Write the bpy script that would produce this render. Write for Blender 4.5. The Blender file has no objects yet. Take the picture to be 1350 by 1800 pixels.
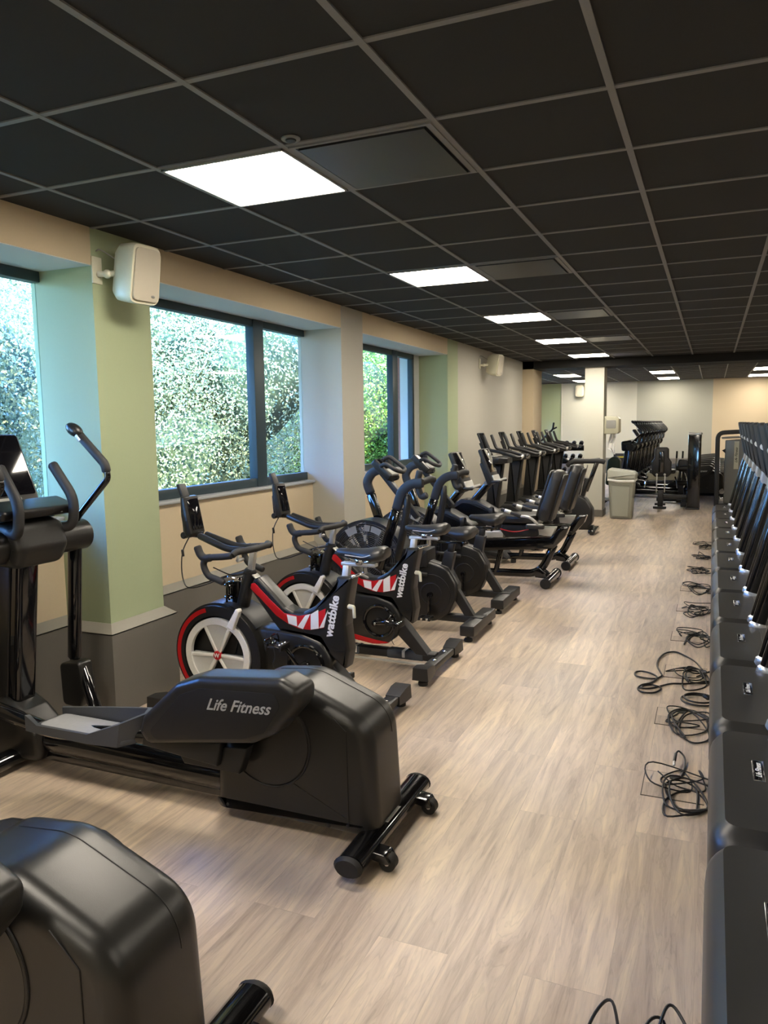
import bpy, bmesh, math, random
import numpy as np
from mathutils import Vector, Matrix
random.seed(7)
R = math.radians
S = bpy.context.scene
C = S.collection

# ------------------------------------------------------------------ camera
CAM_H = 1.6
yaw, pitch, roll = R(23.22), R(6.437), R(-0.795)
fw = Vector((-math.sin(yaw)*math.cos(pitch), math.cos(yaw)*math.cos(pitch), -math.sin(pitch)))
rt = Vector((math.cos(yaw), math.sin(yaw), 0))
up = rt.cross(fw)
rt2 = rt*math.cos(roll) + up*math.sin(roll)
up2 = up*math.cos(roll) - rt*math.sin(roll)
cd = bpy.data.cameras.new('camera'); cam = bpy.data.objects.new('camera', cd); C.objects.link(cam)
cam.matrix_world = Matrix(((rt2.x, up2.x, -fw.x, 0), (rt2.y, up2.y, -fw.y, 0), (rt2.z, up2.z, -fw.z, CAM_H), (0, 0, 0, 1)))
cd.sensor_fit = 'VERTICAL'; cd.sensor_height = 24; cd.lens = 24*1345.1/1800
cd.clip_start = .02; cd.clip_end = 300
S.camera = cam

# ------------------------------------------------------------------ view, sky, sun, window daylight
S.view_settings.view_transform = 'Standard'; S.view_settings.look = 'None'
S.view_settings.gamma = 1; S.view_settings.use_curve_mapping = False
S.view_settings.exposure = 0.3
PANEL_POWER = 36.0
SKY = 5.6
SUN = 22.0
w = bpy.data.worlds.new('world'); S.world = w; w.use_nodes = True
nt = w.node_tree; nt.nodes.clear()
sk = nt.nodes.new('ShaderNodeTexSky'); sk.sky_type = 'NISHITA'; sk.sun_disc = False
sk.sun_elevation = R(42); sk.sun_rotation = R(150); sk.air_density = 1.3; sk.dust_density = .6; sk.ozone_density = 1.6
bg = nt.nodes.new('ShaderNodeBackground'); bg.inputs[1].default_value = SKY
ow = nt.nodes.new('ShaderNodeOutputWorld')
tint = nt.nodes.new('ShaderNodeMix'); tint.data_type = 'RGBA'; tint.blend_type = 'MULTIPLY'; tint.inputs[0].default_value = 1
tint.inputs[7].default_value = (.42, .74, 1.48, 1)          # daylight looks blue beside the warm lamps
nt.links.new(sk.outputs[0], tint.inputs[6]); nt.links.new(tint.outputs[2], bg.inputs[0]); nt.links.new(bg.outputs[0], ow.inputs[0])
sd = bpy.data.lights.new('sun', 'SUN'); sd.energy = SUN; sd.angle = R(.6); sd.color = (1, .95, .78)
so = bpy.data.objects.new('sun', sd); C.objects.link(so)
so.rotation_euler = Vector((-.38, .62, -.62)).to_track_quat('-Z', 'Y').to_euler()

# ------------------------------------------------------------------ materials
def newmat(name):
    m = bpy.data.materials.new(name); m.use_nodes = True
    n = m.node_tree; n.nodes.clear()
    o = n.nodes.new('ShaderNodeOutputMaterial'); p = n.nodes.new('ShaderNodeBsdfPrincipled')
    n.links.new(p.outputs[0], o.inputs[0])
    return m, n, p, o
def rgb(h):
    if isinstance(h, str):
        v = [int(h[i:i+2], 16)/255 for i in (0, 2, 4)]
        return tuple(((c/12.92) if c < .04045 else ((c+.055)/1.055)**2.4) for c in v)
    return h
def mat(name, col, rough=.5, metal=0, bump=0, scale=200, vary=.08, coat=0, spec=.5):
    m, n, p, o = newmat(name); col = rgb(col)
    p.inputs['Roughness'].default_value = rough; p.inputs['Metallic'].default_value = metal
    p.inputs['Coat Weight'].default_value = coat; p.inputs['Specular IOR Level'].default_value = spec
    tc = n.nodes.new('ShaderNodeTexCoord'); ns = n.nodes.new('ShaderNodeTexNoise'); ns.inputs['Scale'].default_value = scale
    ns.inputs['Detail'].default_value = 3
    n.links.new(tc.outputs['Object'], ns.inputs['Vector'])
    mx = n.nodes.new('ShaderNodeMix'); mx.data_type = 'RGBA'
    mx.inputs[6].default_value = (*[c*(1-vary) for c in col], 1); mx.inputs[7].default_value = (*[min(1, c*(1+vary)) for c in col], 1)
    n.links.new(ns.outputs[0], mx.inputs[0]); n.links.new(mx.outputs[2], p.inputs['Base Color'])
    if bump:
        b = n.nodes.new('ShaderNodeBump'); b.inputs['Strength'].default_value = bump; b.inputs['Distance'].default_value = .002
        n.links.new(ns.outputs[0], b.inputs['Height']); n.links.new(b.outputs[0], p.inputs['Normal'])
    return m
def emit(name, col, s):
    m = bpy.data.materials.new(name); m.use_nodes = True; n = m.node_tree; n.nodes.clear()
    o = n.nodes.new('ShaderNodeOutputMaterial'); e = n.nodes.new('ShaderNodeEmission')
    e.inputs[0].default_value = (*col, 1); e.inputs[1].default_value = s
    n.links.new(e.outputs[0], o.inputs[0]); return m
M = {}
M['shell'] = mat('satin_black_shell', (.0125, .0122, .0115), .33, bump=.12, scale=700)
M['hood'] = mat('hood_plastic', (.02, .0195, .0175), .38, bump=.12, scale=700, spec=.75)
M['shell2'] = mat('dark_grey_shell', (.015, .0145, .0135), .36, bump=.12, scale=700)
M['gloss'] = mat('gloss_black_paint', (.004, .004, .005), .12, coat=.6)
M['black'] = mat('matte_black', (.007, .007, .0075), .5)
M['frame'] = mat('charcoal_powdercoat', (.015, .0155, .017), .4, bump=.1, scale=500)
M['rubber'] = mat('black_rubber', (.01, .01, .01), .62, bump=.2, scale=400)
M['grip'] = mat('foam_grip', (.018, .018, .019), .6, bump=.25, scale=900)
M['vinyl'] = mat('black_vinyl', (.018, .0175, .017), .42, bump=.15, scale=500)
M['silver'] = mat('brushed_silver', (.6, .59, .55), .35, metal=.5)
M['alu'] = mat('satin_aluminium', (.62, .62, .6), .38, metal=.55)
M['matte'] = mat('matte_console_back', (.012, .012, .0125), .7, spec=.25)
M['seamgap'] = mat('floor_gap', (.09, .075, .06), .8)
M['fargrip'] = mat('grip_pale_sheen', (.09, .09, .088), .3)  # paler copy of the grip, its reflected sheen put into the colour
M['collar'] = mat('polished_collar', (.55, .6, .7), .34, metal=.9)
M['chrome'] = mat('chrome', (.75, .76, .8), .12, metal=1)
M['white'] = mat('white_plastic', (.78, .77, .74), .35)
M['pearl'] = mat('pearl_white_plastic', (.62, .62, .6), .3)
M['ivory'] = mat('ivory_plastic', (.66, .64, .5), .42)
M['grille'] = mat('speaker_grille', (.5, .46, .37), .55, bump=.5, scale=1500)
M['red'] = mat('red_plastic', (.5, .008, .012), .35)
M['screen'] = mat('dark_screen', (.004, .004, .006), .06, coat=.3)
M['pedal'] = mat('grey_pedal_tray', (.055, .06, .07), .42, bump=.1)
M['tread_grey'] = mat('pedal_tread', (.33, .34, .36), .5, bump=.6, scale=60)
M['fanring'] = mat('fan_cage_wire', (.06, .066, .08), .35)
M['greyplastic'] = mat('grey_plastic', (.27, .27, .25), .42)
M['armgrey'] = mat('pale_grey_arm', (.42, .42, .39), .4)
M['bin'] = mat('grey_bin_plastic', (.34, .355, .30), .5)
M['binlid'] = mat('pale_bin_lid', (.44, .45, .39), .48)
M['bag'] = mat('clear_bag', (.75, .75, .72), .35, bump=.6, scale=30)
M['paper'] = mat('paper_towel', (.8, .8, .79), .8, bump=.4, scale=40)
M['disp'] = mat('dispenser_plastic', (.45, .44, .33), .3)
M['cable'] = mat('cable_rubber', (.009, .009, .01), .4)
M['tape'] = mat('bubble_wrap', (.05, .06, .075), .2, bump=.5, scale=120)
M['panel'] = mat('smoked_panel', (.13, .13, .115), .25)
M['ink'] = mat('white_lettering', (.8, .8, .8), .4)
M['ink2'] = mat('silver_lettering', (.5, .5, .49), .35, metal=.3)
M['yellow'] = mat('yellow_marking', (.6, .5, .05), .5)
M['greenpad'] = mat('dark_green_pad', (.02, .045, .03), .45)
M['belt'] = mat('treadmill_belt', (.012, .012, .012), .7, bump=.4, scale=300)
M['light'] = emit('light_panel', (1, .9, .75), PANEL_POWER)
M['light2'] = emit('far_light_panel', (1, .9, .75), PANEL_POWER*.6)
# walls
M['cream'] = mat('cream_wall', (.58, .48, .33), .8, bump=.05, scale=80, vary=.02)
M['wgrey'] = mat('warm_grey_wall', (.44, .425, .37), .8, bump=.05, scale=80, vary=.02)
M['wlight'] = mat('pale_grey_wall', (.58, .575, .50), .8, bump=.05, scale=80, vary=.02)
M['wback'] = mat('mid_grey_wall', (.39, .39, .33), .8, bump=.05, scale=80, vary=.02)
M['green'] = mat('sage_green_wall', (.37, .43, .27), .8, bump=.05, scale=80, vary=.02)
M['soffit'] = mat('white_soffit', (.62, .63, .62), .75, vary=.02)
M['wains'] = mat('grey_wainscot', (.15, .142, .125), .5, bump=.08, scale=120, vary=.04)
M['cap'] = mat('wainscot_cap', (.25, .235, .2), .5, vary=.04)
M['wframe'] = mat('anthracite_frame', (.025, .045, .055), .45)
M['sillm'] = mat('window_sill', (.38, .4, .42), .4)
M['tile'] = mat('black_ceiling_tile', (.019, .019, .0195), .9, bump=.1, scale=300, vary=.15)
M['tbar'] = mat('ceiling_grid', (.2, .2, .2), .55)
M['vent'] = mat('smooth_ceiling_panel', (.022, .023, .026), .35)
M['soff_black'] = mat('black_beam', (.006, .006, .006), .8)
M['ext'] = mat('pale_render', (.55, .62, .68), .8, bump=.2, scale=60)
M['brick'] = mat('red_brick', (.35, .12, .08), .85, bump=.4, scale=30, vary=.3)
M['soil'] = mat('garden_ground', (.08, .1, .04), .9, vary=.5, scale=3)

def glass(name):
    m = bpy.data.materials.new(name); m.use_nodes = True; n = m.node_tree; n.nodes.clear()
    o = n.nodes.new('ShaderNodeOutputMaterial'); t = n.nodes.new('ShaderNodeBsdfTransparent'); g = n.nodes.new('ShaderNodeBsdfGlossy')
    g.inputs['Roughness'].default_value = .01; t.inputs[0].default_value = (.9, .95, .96, 1)
    f = n.nodes.new('ShaderNodeFresnel'); f.inputs[0].default_value = 1.5
    mm = n.nodes.new('ShaderNodeMath'); mm.operation = 'MULTIPLY'; mm.inputs[1].default_value = 1.3
    gm = n.nodes.new('ShaderNodeNewGeometry'); inv = n.nodes.new('ShaderNodeMath'); inv.operation = 'SUBTRACT'; inv.inputs[0].default_value = 1
    n.links.new(gm.outputs['Backfacing'], inv.inputs[1])
    m2 = n.nodes.new('ShaderNodeMath'); m2.operation = 'MULTIPLY'; n.links.new(inv.outputs[0], m2.inputs[1])
    mx = n.nodes.new('ShaderNodeMixShader')
    n.links.new(f.outputs[0], mm.inputs[0]); n.links.new(mm.outputs[0], m2.inputs[0]); n.links.new(m2.outputs[0], mx.inputs[0])
    n.links.new(t.outputs[0], mx.inputs[1]); n.links.new(g.outputs[0], mx.inputs[2]); n.links.new(mx.outputs[0], o.inputs[0])
    return m
M['glass'] = glass('window_glass')

def floor_mat():
    m, n, p, o = newmat('oak_plank_floor')
    tc = n.nodes.new('ShaderNodeTexCoord'); mp = n.nodes.new('ShaderNodeMapping'); mp.inputs['Rotation'].default_value = (0, 0, R(90))
    n.links.new(tc.outputs['Object'], mp.inputs[0])
    br = n.nodes.new('ShaderNodeTexBrick'); br.offset = .37; br.offset_frequency = 2
    br.inputs['Scale'].default_value = 1; br.inputs['Brick Width'].default_value = 1.5; br.inputs['Row Height'].default_value = .23
    br.inputs['Mortar Size'].default_value = .0012; br.inputs['Mortar Smooth'].default_value = .3; br.inputs['Bias'].default_value = 0
    br.inputs[1].default_value = (0, 0, 0, 1); br.inputs[2].default_value = (1, 1, 1, 1); br.inputs[3].default_value = (.35, .35, .35, 1)
    n.links.new(mp.outputs[0], br.inputs[0])
    # per plank offset for the grain
    sx = n.nodes.new('ShaderNodeSeparateXYZ'); n.links.new(tc.outputs['Object'], sx.inputs[0])
    cmb = n.nodes.new('ShaderNodeCombineXYZ')
    def mth(op, a, b):
        q = n.nodes.new('ShaderNodeMath'); q.operation = op
        for i, v in enumerate((a, b)):
            if isinstance(v, (int, float)): q.inputs[i].default_value = v
            else: n.links.new(v, q.inputs[i])
        return q.outputs[0]
    off = mth('MULTIPLY', br.outputs[0], 37.0)
    n.links.new(mth('ADD', mth('MULTIPLY', sx.outputs[0], 9.0), off), cmb.inputs[0])
    n.links.new(mth('ADD', mth('MULTIPLY', sx.outputs[1], .8), off), cmb.inputs[1])
    n.links.new(off, cmb.inputs[2])
    g1 = n.nodes.new('ShaderNodeTexNoise'); g1.inputs['Scale'].default_value = 1.3; g1.inputs['Detail'].default_value = 4; g1.inputs['Distortion'].default_value = 1.6
    n.links.new(cmb.outputs[0], g1.inputs[0])
    w1 = n.nodes.new('ShaderNodeTexNoise'); w1.inputs['Scale'].default_value = 4.2; w1.inputs['Detail'].default_value = 7; w1.inputs['Roughness'].default_value = .65; w1.inputs['Distortion'].default_value = .6
    n.links.new(cmb.outputs[0], w1.inputs[0])
    # contour-like rings of the grain
    ring = mth('ABSOLUTE', mth('SUBTRACT', mth('FRACT', mth('MULTIPLY', g1.outputs[0], 8.0), 0), .5), 0)
    rr = n.nodes.new('ShaderNodeMapRange'); rr.inputs[1].default_value = 0; rr.inputs[2].default_value = .16; rr.inputs[3].default_value = .87; rr.inputs[4].default_value = 1.0
    n.links.new(ring, rr.inputs[0])
    cr = n.nodes.new('ShaderNodeValToRGB'); cr.color_ramp.elements[0].position = .3; cr.color_ramp.elements[1].position = .72
    cr.color_ramp.elements[0].color = (*FLOOR_A, 1); cr.color_ramp.elements[1].color = (*FLOOR_B, 1)
    n.links.new(mth('ADD', mth('MULTIPLY', w1.outputs[0], .42), mth('MULTIPLY', g1.outputs[0], .58)), cr.inputs[0])
    e_ = cr.color_ramp.elements.new(.5); e_.color = (*FLOOR_M, 1)
    # plank tint
    tn = n.nodes.new('ShaderNodeMapRange'); tn.inputs[3].default_value = .86; tn.inputs[4].default_value = 1.1
    n.links.new(br.outputs[0], tn.inputs[0])
    mx = n.nodes.new('ShaderNodeMix'); mx.data_type = 'RGBA'; mx.blend_type = 'MULTIPLY'; mx.inputs[0].default_value = 1
    n.links.new(cr.outputs[0], mx.inputs[6])
    tot = mth('MULTIPLY', tn.outputs[0], rr.outputs[0])
    seam = n.nodes.new('ShaderNodeMapRange'); seam.inputs[3].default_value = 1; seam.inputs[4].default_value = .88
    n.links.new(br.outputs[1], seam.inputs[0])
    n.links.new(mth('MULTIPLY', tot, seam.outputs[0]), mx.inputs[7])
    n.links.new(mx.outputs[2], p.inputs['Base Color'])
    p.inputs['Roughness'].default_value = .36
    rg = n.nodes.new('ShaderNodeMapRange'); rg.inputs[3].default_value = .3; rg.inputs[4].default_value = .48
    n.links.new(w1.outputs[0], rg.inputs[0]); n.links.new(rg.outputs[0], p.inputs['Roughness'])
    b = n.nodes.new('ShaderNodeBump'); b.inputs['Strength'].default_value = .12; b.inputs['Distance'].default_value = .001
    n.links.new(w1.outputs[0], b.inputs['Height']); n.links.new(b.outputs[0], p.inputs['Normal'])
    return m
FLOOR_A = (.36, .275, .21); FLOOR_M = (.585, .47, .365); FLOOR_B = (.80, .655, .47)
M['floor'] = floor_mat()

def leaf_mat(name, a, b):
    m, n, p, o = newmat(name)
    tc = n.nodes.new('ShaderNodeTexCoord'); ns = n.nodes.new('ShaderNodeTexNoise'); ns.inputs['Scale'].default_value = 2.2; ns.inputs['Detail'].default_value = 6; ns.inputs['Roughness'].default_value = .8
    n.links.new(tc.outputs['Object'], ns.inputs[0])
    cr = n.nodes.new('ShaderNodeValToRGB'); cr.color_ramp.elements[0].position = .35; cr.color_ramp.elements[1].position = .65
    cr.color_ramp.elements[0].color = (*a, 1); cr.color_ramp.elements[1].color = (*b, 1)
    n.links.new(ns.outputs[0], cr.inputs[0])
    n.links.new(cr.outputs[0], p.inputs['Base Color']); p.inputs['Roughness'].default_value = .38
    tr = n.nodes.new('ShaderNodeBsdfTranslucent'); n.links.new(cr.outputs[0], tr.inputs[0])
    mx = n.nodes.new('ShaderNodeMixShader'); mx.inputs[0].default_value = .35
    n.links.new(p.outputs[0], mx.inputs[1]); n.links.new(tr.outputs[0], mx.inputs[2]); n.links.new(mx.outputs[0], o.inputs[0])
    return m
M['leafA'] = leaf_mat('silvery_green_leaves', (.19, .20, .07), (.50, .49, .24))
M['leafB'] = leaf_mat('bright_green_leaves', (.1, .2, .02), (.38, .5, .07))
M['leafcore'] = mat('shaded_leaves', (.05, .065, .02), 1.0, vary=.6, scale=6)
M['bark'] = mat('bark', (.08, .06, .045), .9, bump=.5, scale=30, vary=.3)

# ------------------------------------------------------------------ mesh helpers
ORG = [Vector((0, 0, 0))]
def fin(bm, name, m, parent=None, sharp=35):
    me = bpy.data.meshes.new(name)
    bmesh.ops.translate(bm, verts=bm.verts, vec=-ORG[0])
    bmesh.ops.recalc_face_normals(bm, faces=bm.faces)
    for f in bm.faces: f.smooth = True
    bm.to_mesh(me); bm.free()
    me.set_sharp_from_angle(angle=R(sharp))
    me.materials.append(M[m] if isinstance(m, str) else m)
    o = bpy.data.objects.new(name, me); C.objects.link(o)
    if parent is not None: o.parent = parent
    return o
SPLIT = set('disc_cover disc_recess end_cap foot screw rubber_foot bolt cleat wrap wrap_tape head foot_plate_pair step guide_rod roller back_shell back_post cup_ring rod rail_cover reflector end_frame tier mast_handle wheel handle handle_post warning_sticker lever seam weight_plate'.split())
def part(name, parent, m, *shapes, sharp=35, label=None):
    if name in SPLIT and len(shapes) > 1:
        for s in shapes: o = part(name, parent, m, s, sharp=sharp, label=label)
        return o
    bm = bmesh.new()
    for s in shapes: s(bm)
    o = fin(bm, name, m, parent, sharp)
    if label: o['label'] = label
    return o
def rnd(poly, r, n=4):
    """fillet the corners of a 2d polygon; r one number or one per corner"""
    out = []; k = len(poly)
    for i in range(k):
        a, b, c = (Vector(poly[(i-1) % k][:2]), Vector(poly[i][:2]), Vector(poly[(i+1) % k][:2]))
        rr = r[i] if isinstance(r, (list, tuple)) else r
        u = a-b; v = c-b; lu, lv = u.length, v.length
        if rr <= 0 or lu < 1e-6 or lv < 1e-6: out.append((b.x, b.y)); continue
        u /= lu; v /= lv
        ang = math.acos(max(-1, min(1, u.dot(v))))
        if ang > math.pi-.05: out.append((b.x, b.y)); continue
        t = min(rr/math.tan(ang/2), lu*.48, lv*.48)
        p0 = b+u*t; p1 = b+v*t
        for j in range(n+1):
            s = j/n
            q = p0*(1-s)**2 + b*2*s*(1-s) + p1*s*s
            out.append((q.x, q.y))
    return out
def Prism(poly, a, b, bev=.005, seg=3, axis='y', taper=None):
    """extrude a 2d polygon between a and b along an axis, both rims rounded"""
    def f(bm):
        P = [Vector(p[:2]) for p in poly]
        if a > b: aa, bb = b, a
        else: aa, bb = a, b
        area = sum(P[i].x*P[(i+1) % len(P)].y-P[(i+1) % len(P)].x*P[i].y for i in range(len(P)))
        if area < 0: P = P[::-1]
        k = len(P); N = []
        for i in range(k):
            e0 = (P[i]-P[i-1]); e1 = (P[(i+1) % k]-P[i])
            if e0.length < 1e-9: e0 = e1
            if e1.length < 1e-9: e1 = e0
            n0 = Vector((e0.y, -e0.x)).normalized(); n1 = Vector((e1.y, -e1.x)).normalized()
            nn = (n0+n1)
            nn = nn.normalized() if nn.length > 1e-6 else n0
            N.append(nn/max(.5, nn.dot(n0)))
        def mk(p, h):
            return (p.x, h, p.y) if axis == 'y' else ((p.x, p.y, h) if axis == 'z' else (h, p.x, p.y))
        be = min(bev, (bb-aa)/2*.99)
        rings = []
        if be > 0:
            for j in range(seg, -1, -1):
                t = j/seg*math.pi/2
                rings.append((aa+be*(1-math.sin(t)), be*(1-math.cos(t))))
            for j in range(seg+1):
                t = j/seg*math.pi/2
                rings.append((bb-be*(1-math.sin(t)), be*(1-math.cos(t))))
        else: rings = [(aa, 0), (bb, 0)]
        L = []
        for h, ins in rings:
            L.append([bm.verts.new(mk(P[i]-N[i]*ins, h)) for i in range(k)])
        for j in range(len(L)-1):
            for i in range(k):
                bm.faces.new((L[j][i], L[j][(i+1) % k], L[j+1][(i+1) % k], L[j+1][i]))
        bm.faces.new(L[0][::-1]); bm.faces.new(L[-1])
    return f
def Box(x0, x1, y0, y1, z0, z1, bev=0, seg=2):
    if bev:
        r = min(bev, (x1-x0)/2.1, (y1-y0)/2.1)
        return Prism(rnd([(x0, y0), (x1, y0), (x1, y1), (x0, y1)], r, 3), z0, z1, min(bev, (z1-z0)/2.1), seg, 'z')
    def f(bm):
        v = [bm.verts.new(p) for p in ((x0, y0, z0), (x1, y0, z0), (x1, y1, z0), (x0, y1, z0), (x0, y0, z1), (x1, y0, z1), (x1, y1, z1), (x0, y1, z1))]
        for q in ((0, 3, 2, 1), (4, 5, 6, 7), (0, 1, 5, 4), (1, 2, 6, 5), (2, 3, 7, 6), (3, 0, 4, 7)): bm.faces.new([v[i] for i in q])
    return f
def cat(pts, n=6):
    """Catmull-Rom through points"""
    P = [Vector(p) for p in pts]; P = [P[0]*2-P[1]]+P+[P[-1]*2-P[-2]]; out = []
    for i in range(1, len(P)-2):
        for j in range(n):
            t = j/n; p0, p1, p2, p3 = P[i-1:i+3]
            out.append(.5*((2*p1)+(-p0+p2)*t+(2*p0-5*p1+4*p2-p3)*t*t+(-p0+3*p1-3*p2+p3)*t**3))
    out.append(P[-2]); return out
def bend(pts, r, n=5):
    """polyline with filleted corners in 3d"""
    P = [Vector(p) for p in pts]; out = [P[0]]
    for i in range(1, len(P)-1):
        u = P[i-1]-P[i]; v = P[i+1]-P[i]; t = min(r, u.length*.48, v.length*.48)
        p0 = P[i]+u.normalized()*t; p1 = P[i]+v.normalized()*t
        for j in range(n+1):
            s = j/n; out.append(p0*(1-s)**2+P[i]*2*s*(1-s)+p1*s*s)
    out.append(P[-1]); return out
def Tube(pts, r, n=12, r2=None, rect=False, side=None, rr=None, roundend=True):
    """sweep an ellipse (r across, r2 the other way) or a rounded rectangle along pts; rr = radius factor per point"""
    def f(bm):
        P = [Vector(p) for p in pts]; k = len(P)
        T = [((P[min(i+1, k-1)]-P[max(i-1, 0)])).normalized() for i in range(k)]
        ref = Vector(side) if side else (Vector((0, 0, 1)) if abs(T[0].z) < .9 else Vector((0, 1, 0)))
        u = (ref-T[0]*ref.dot(T[0])).normalized(); L = []
        b = r2 if r2 else r
        if rect:
            c = []
            q = min(r, b)*.3
            for cx, cy, a0 in ((r-q, b-q, 0), (-r+q, b-q, 90), (-r+q, -b+q, 180), (r-q, -b+q, 270)):
                for j in range(3):
                    a = R(a0+45*j); c.append((cx+q*math.cos(a), cy+q*math.sin(a)))
        else: c = [(r*math.cos(2*math.pi*j/n), b*math.sin(2*math.pi*j/n)) for j in range(n)]
        def ring(p, t, u, s):
            v = t.cross(u)
            return [bm.verts.new(p+(u*x+v*y)*s) for x, y in c]
        for i in range(k):
            u = (u-T[i]*u.dot(T[i]))
            u = u.normalized() if u.length > 1e-6 else T[i].orthogonal().normalized()
            s = rr[i] if rr else 1
            if i == 0 and roundend:
                e = min(r, b)*s*.35; L.append(ring(P[i]-T[i]*0, T[i], u, s*.78)); L.append(ring(P[i]+T[i]*e, T[i], u, s))
            elif i == k-1 and roundend:
                e = min(r, b)*s*.35; L.append(ring(P[i]-T[i]*e, T[i], u, s)); L.append(ring(P[i], T[i], u, s*.78))
            else: L.append(ring(P[i], T[i], u, s))
        m = len(c)
        for j in range(len(L)-1):
            for i in range(m): bm.faces.new((L[j][i], L[j][(i+1) % m], L[j+1][(i+1) % m], L[j+1][i]))
        bm.faces.new(L[0][::-1]); bm.faces.new(L[-1])
    return f
def Cyl(p, q, r, n=24, r1=None):
    P, Q = Vector(p), Vector(q)
    def f(bm):
        t = (Q-P).normalized(); u = t.orthogonal().normalized(); v = t.cross(u); b = r1 if r1 is not None else r
        e = min(.004, min(r, b)*.3, (Q-P).length*.3)
        L = []
        for c, rad in ((P, r-e), (P+t*e, r), (Q-t*e, b), (Q, b-e)):
            L.append([bm.verts.new(c+(u*math.cos(2*math.pi*i/n)+v*math.sin(2*math.pi*i/n))*rad) for i in range(n)])
        for j in range(3):
            for i in range(n): bm.faces.new((L[j][i], L[j][(i+1) % n], L[j+1][(i+1) % n], L[j+1][i]))
        bm.faces.new(L[0][::-1]); bm.faces.new(L[3])
    return f
def Ring(c, r0, r1, y0, y1, n=48, a0=0, a1=360):
    """flat annulus (or an arc of it) in the xz plane at (cx, cz), between y0 and y1"""
    def f(bm):
        full = (a1-a0) >= 360; m = n if full else n+1; L = []
        for rad, y in ((r0, y0), (r1, y0), (r1, y1), (r0, y1)):
            L.append([bm.verts.new((c[0]+rad*math.cos(R(a0+(a1-a0)*i/n)), y, c[1]+rad*math.sin(R(a0+(a1-a0)*i/n)))) for i in range(m)])
        for j in range(4):
            k = (j+1) % 4
            for i in range(n):
                i2 = (i+1) % m; bm.faces.new((L[j][i], L[j][i2], L[k][i2], L[k][i]))
        if not full:
            bm.faces.new([L[j][0] for j in range(4)]); bm.faces.new([L[j][-1] for j in range(3, -1, -1)])
    return f
def Torus(c, R0, r, axis='y', n=32, m=8, a0=0, a1=360):
    pts = []
    k = n if a1-a0 >= 360 else n
    for i in range(k+1):
        a = R(a0+(a1-a0)*i/k); x, z = R0*math.cos(a), R0*math.sin(a)
        pts.append((c[0]+x, c[1], c[2]+z) if axis == 'y' else ((c[0]+x, c[1]+z, c[2]) if axis == 'z' else (c[0], c[1]+x, c[2]+z)))
    sd = (0, 1, 0) if axis == 'y' else ((0, 0, 1) if axis == 'z' else (1, 0, 0))
    return Tube(pts, r, m, side=sd, roundend=False)
def Ball(c, rx, ry=None, rz=None, n=16):
    ry = ry or rx; rz = rz or rx
    def f(bm):
        mtx = Matrix.Translation(c) @ Matrix.Diagonal((rx, ry, rz, 1))
        bmesh.ops.create_uvsphere(bm, u_segments=n, v_segments=max(6, n//2), radius=1, matrix=mtx)
    return f
def Loft(secs, cap=True):
    """skin between closed loops of 3d points"""
    def f(bm):
        L = [[bm.verts.new(p) for p in s] for s in secs]; m = len(L[0])
        for j in range(len(L)-1):
            for i in range(m): bm.faces.new((L[j][i], L[j][(i+1) % m], L[j+1][(i+1) % m], L[j+1][i]))
        if cap: bm.faces.new(L[0][::-1]); bm.faces.new(L[-1])
    return f
def Rot(shape, mtx):
    def f(bm):
        t = bmesh.new(); shape(t); t.transform(mtx)
        me = bpy.data.meshes.new('tmp'); t.to_mesh(me); t.free(); bm.from_mesh(me); bpy.data.meshes.remove(me)
    return f
def text(name, parent, m, body, size, mtx, extrude=.0008, shear=0, bold=0, sx=1):
    c = bpy.data.curves.new('t', 'FONT'); c.body = body; c.size = size; c.extrude = extrude; c.shear = shear; c.offset = bold
    c.align_x = 'CENTER'; c.align_y = 'CENTER'; c.resolution_u = 3
    o = bpy.data.objects.new('t', c); C.objects.link(o)
    me = bpy.data.meshes.new_from_object(o); bpy.data.objects.remove(o); bpy.data.curves.remove(c)
    me.transform(Matrix.Translation(-ORG[0]) @ mtx @ Matrix.Diagonal((sx, 1, 1, 1)))
    me.name = name; me.materials.clear(); me.materials.append(M[m])
    ob = bpy.data.objects.new(name, me); C.objects.link(ob); ob.parent = parent
    return ob
def Mx(o, ex, ey):
    """matrix with origin o, local x along ex, local y along ey"""
    ex = Vector(ex).normalized(); ey = Vector(ey); ey = (ey-ex*ey.dot(ex)).normalized(); ez = ex.cross(ey)
    return Matrix(((ex.x, ey.x, ez.x, o[0]), (ex.y, ey.y, ez.y, o[1]), (ex.z, ey.z, ez.z, o[2]), (0, 0, 0, 1)))
def thing(name, label, category, loc, group=None):
    o = bpy.data.objects.new(name, None); C.objects.link(o); o.location = loc; o.empty_display_size = .1
    o['label'] = label; o['category'] = category
    if group: o['group'] = group
    ORG[0] = Vector(loc); return o
def single(name, label, category, m, *shapes, group=None, loc=(0, 0, 0), sharp=35):
    ORG[0] = Vector(loc); o = part(name, None, m, *shapes, sharp=sharp); o.location = loc
    o['label'] = label; o['category'] = category
    if group: o['group'] = group
    ORG[0] = Vector((0, 0, 0)); return o
def struct(name, m, *shapes, parent=None):
    ORG[0] = Vector((0, 0, 0)); o = part(name, parent, m, *shapes)
    if parent is None: o['kind'] = 'structure'
    return o
def kids(o): return list(o.children)
def dup(root, delta, label):
    def cp(o, par):
        c = o.copy(); C.objects.link(c)
        if par is not None: c.parent = par
        for ch in kids(o): cp(ch, c)
        return c
    r = cp(root, None); r.location = Vector(root.location)+Vector(delta); r['label'] = label
    return r
def mirror_y(yc, pts): return [(p[0], 2*yc-p[1], p[2]) for p in pts]
def xz(pts, y): return [(p[0], y, p[1]) for p in pts]

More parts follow.
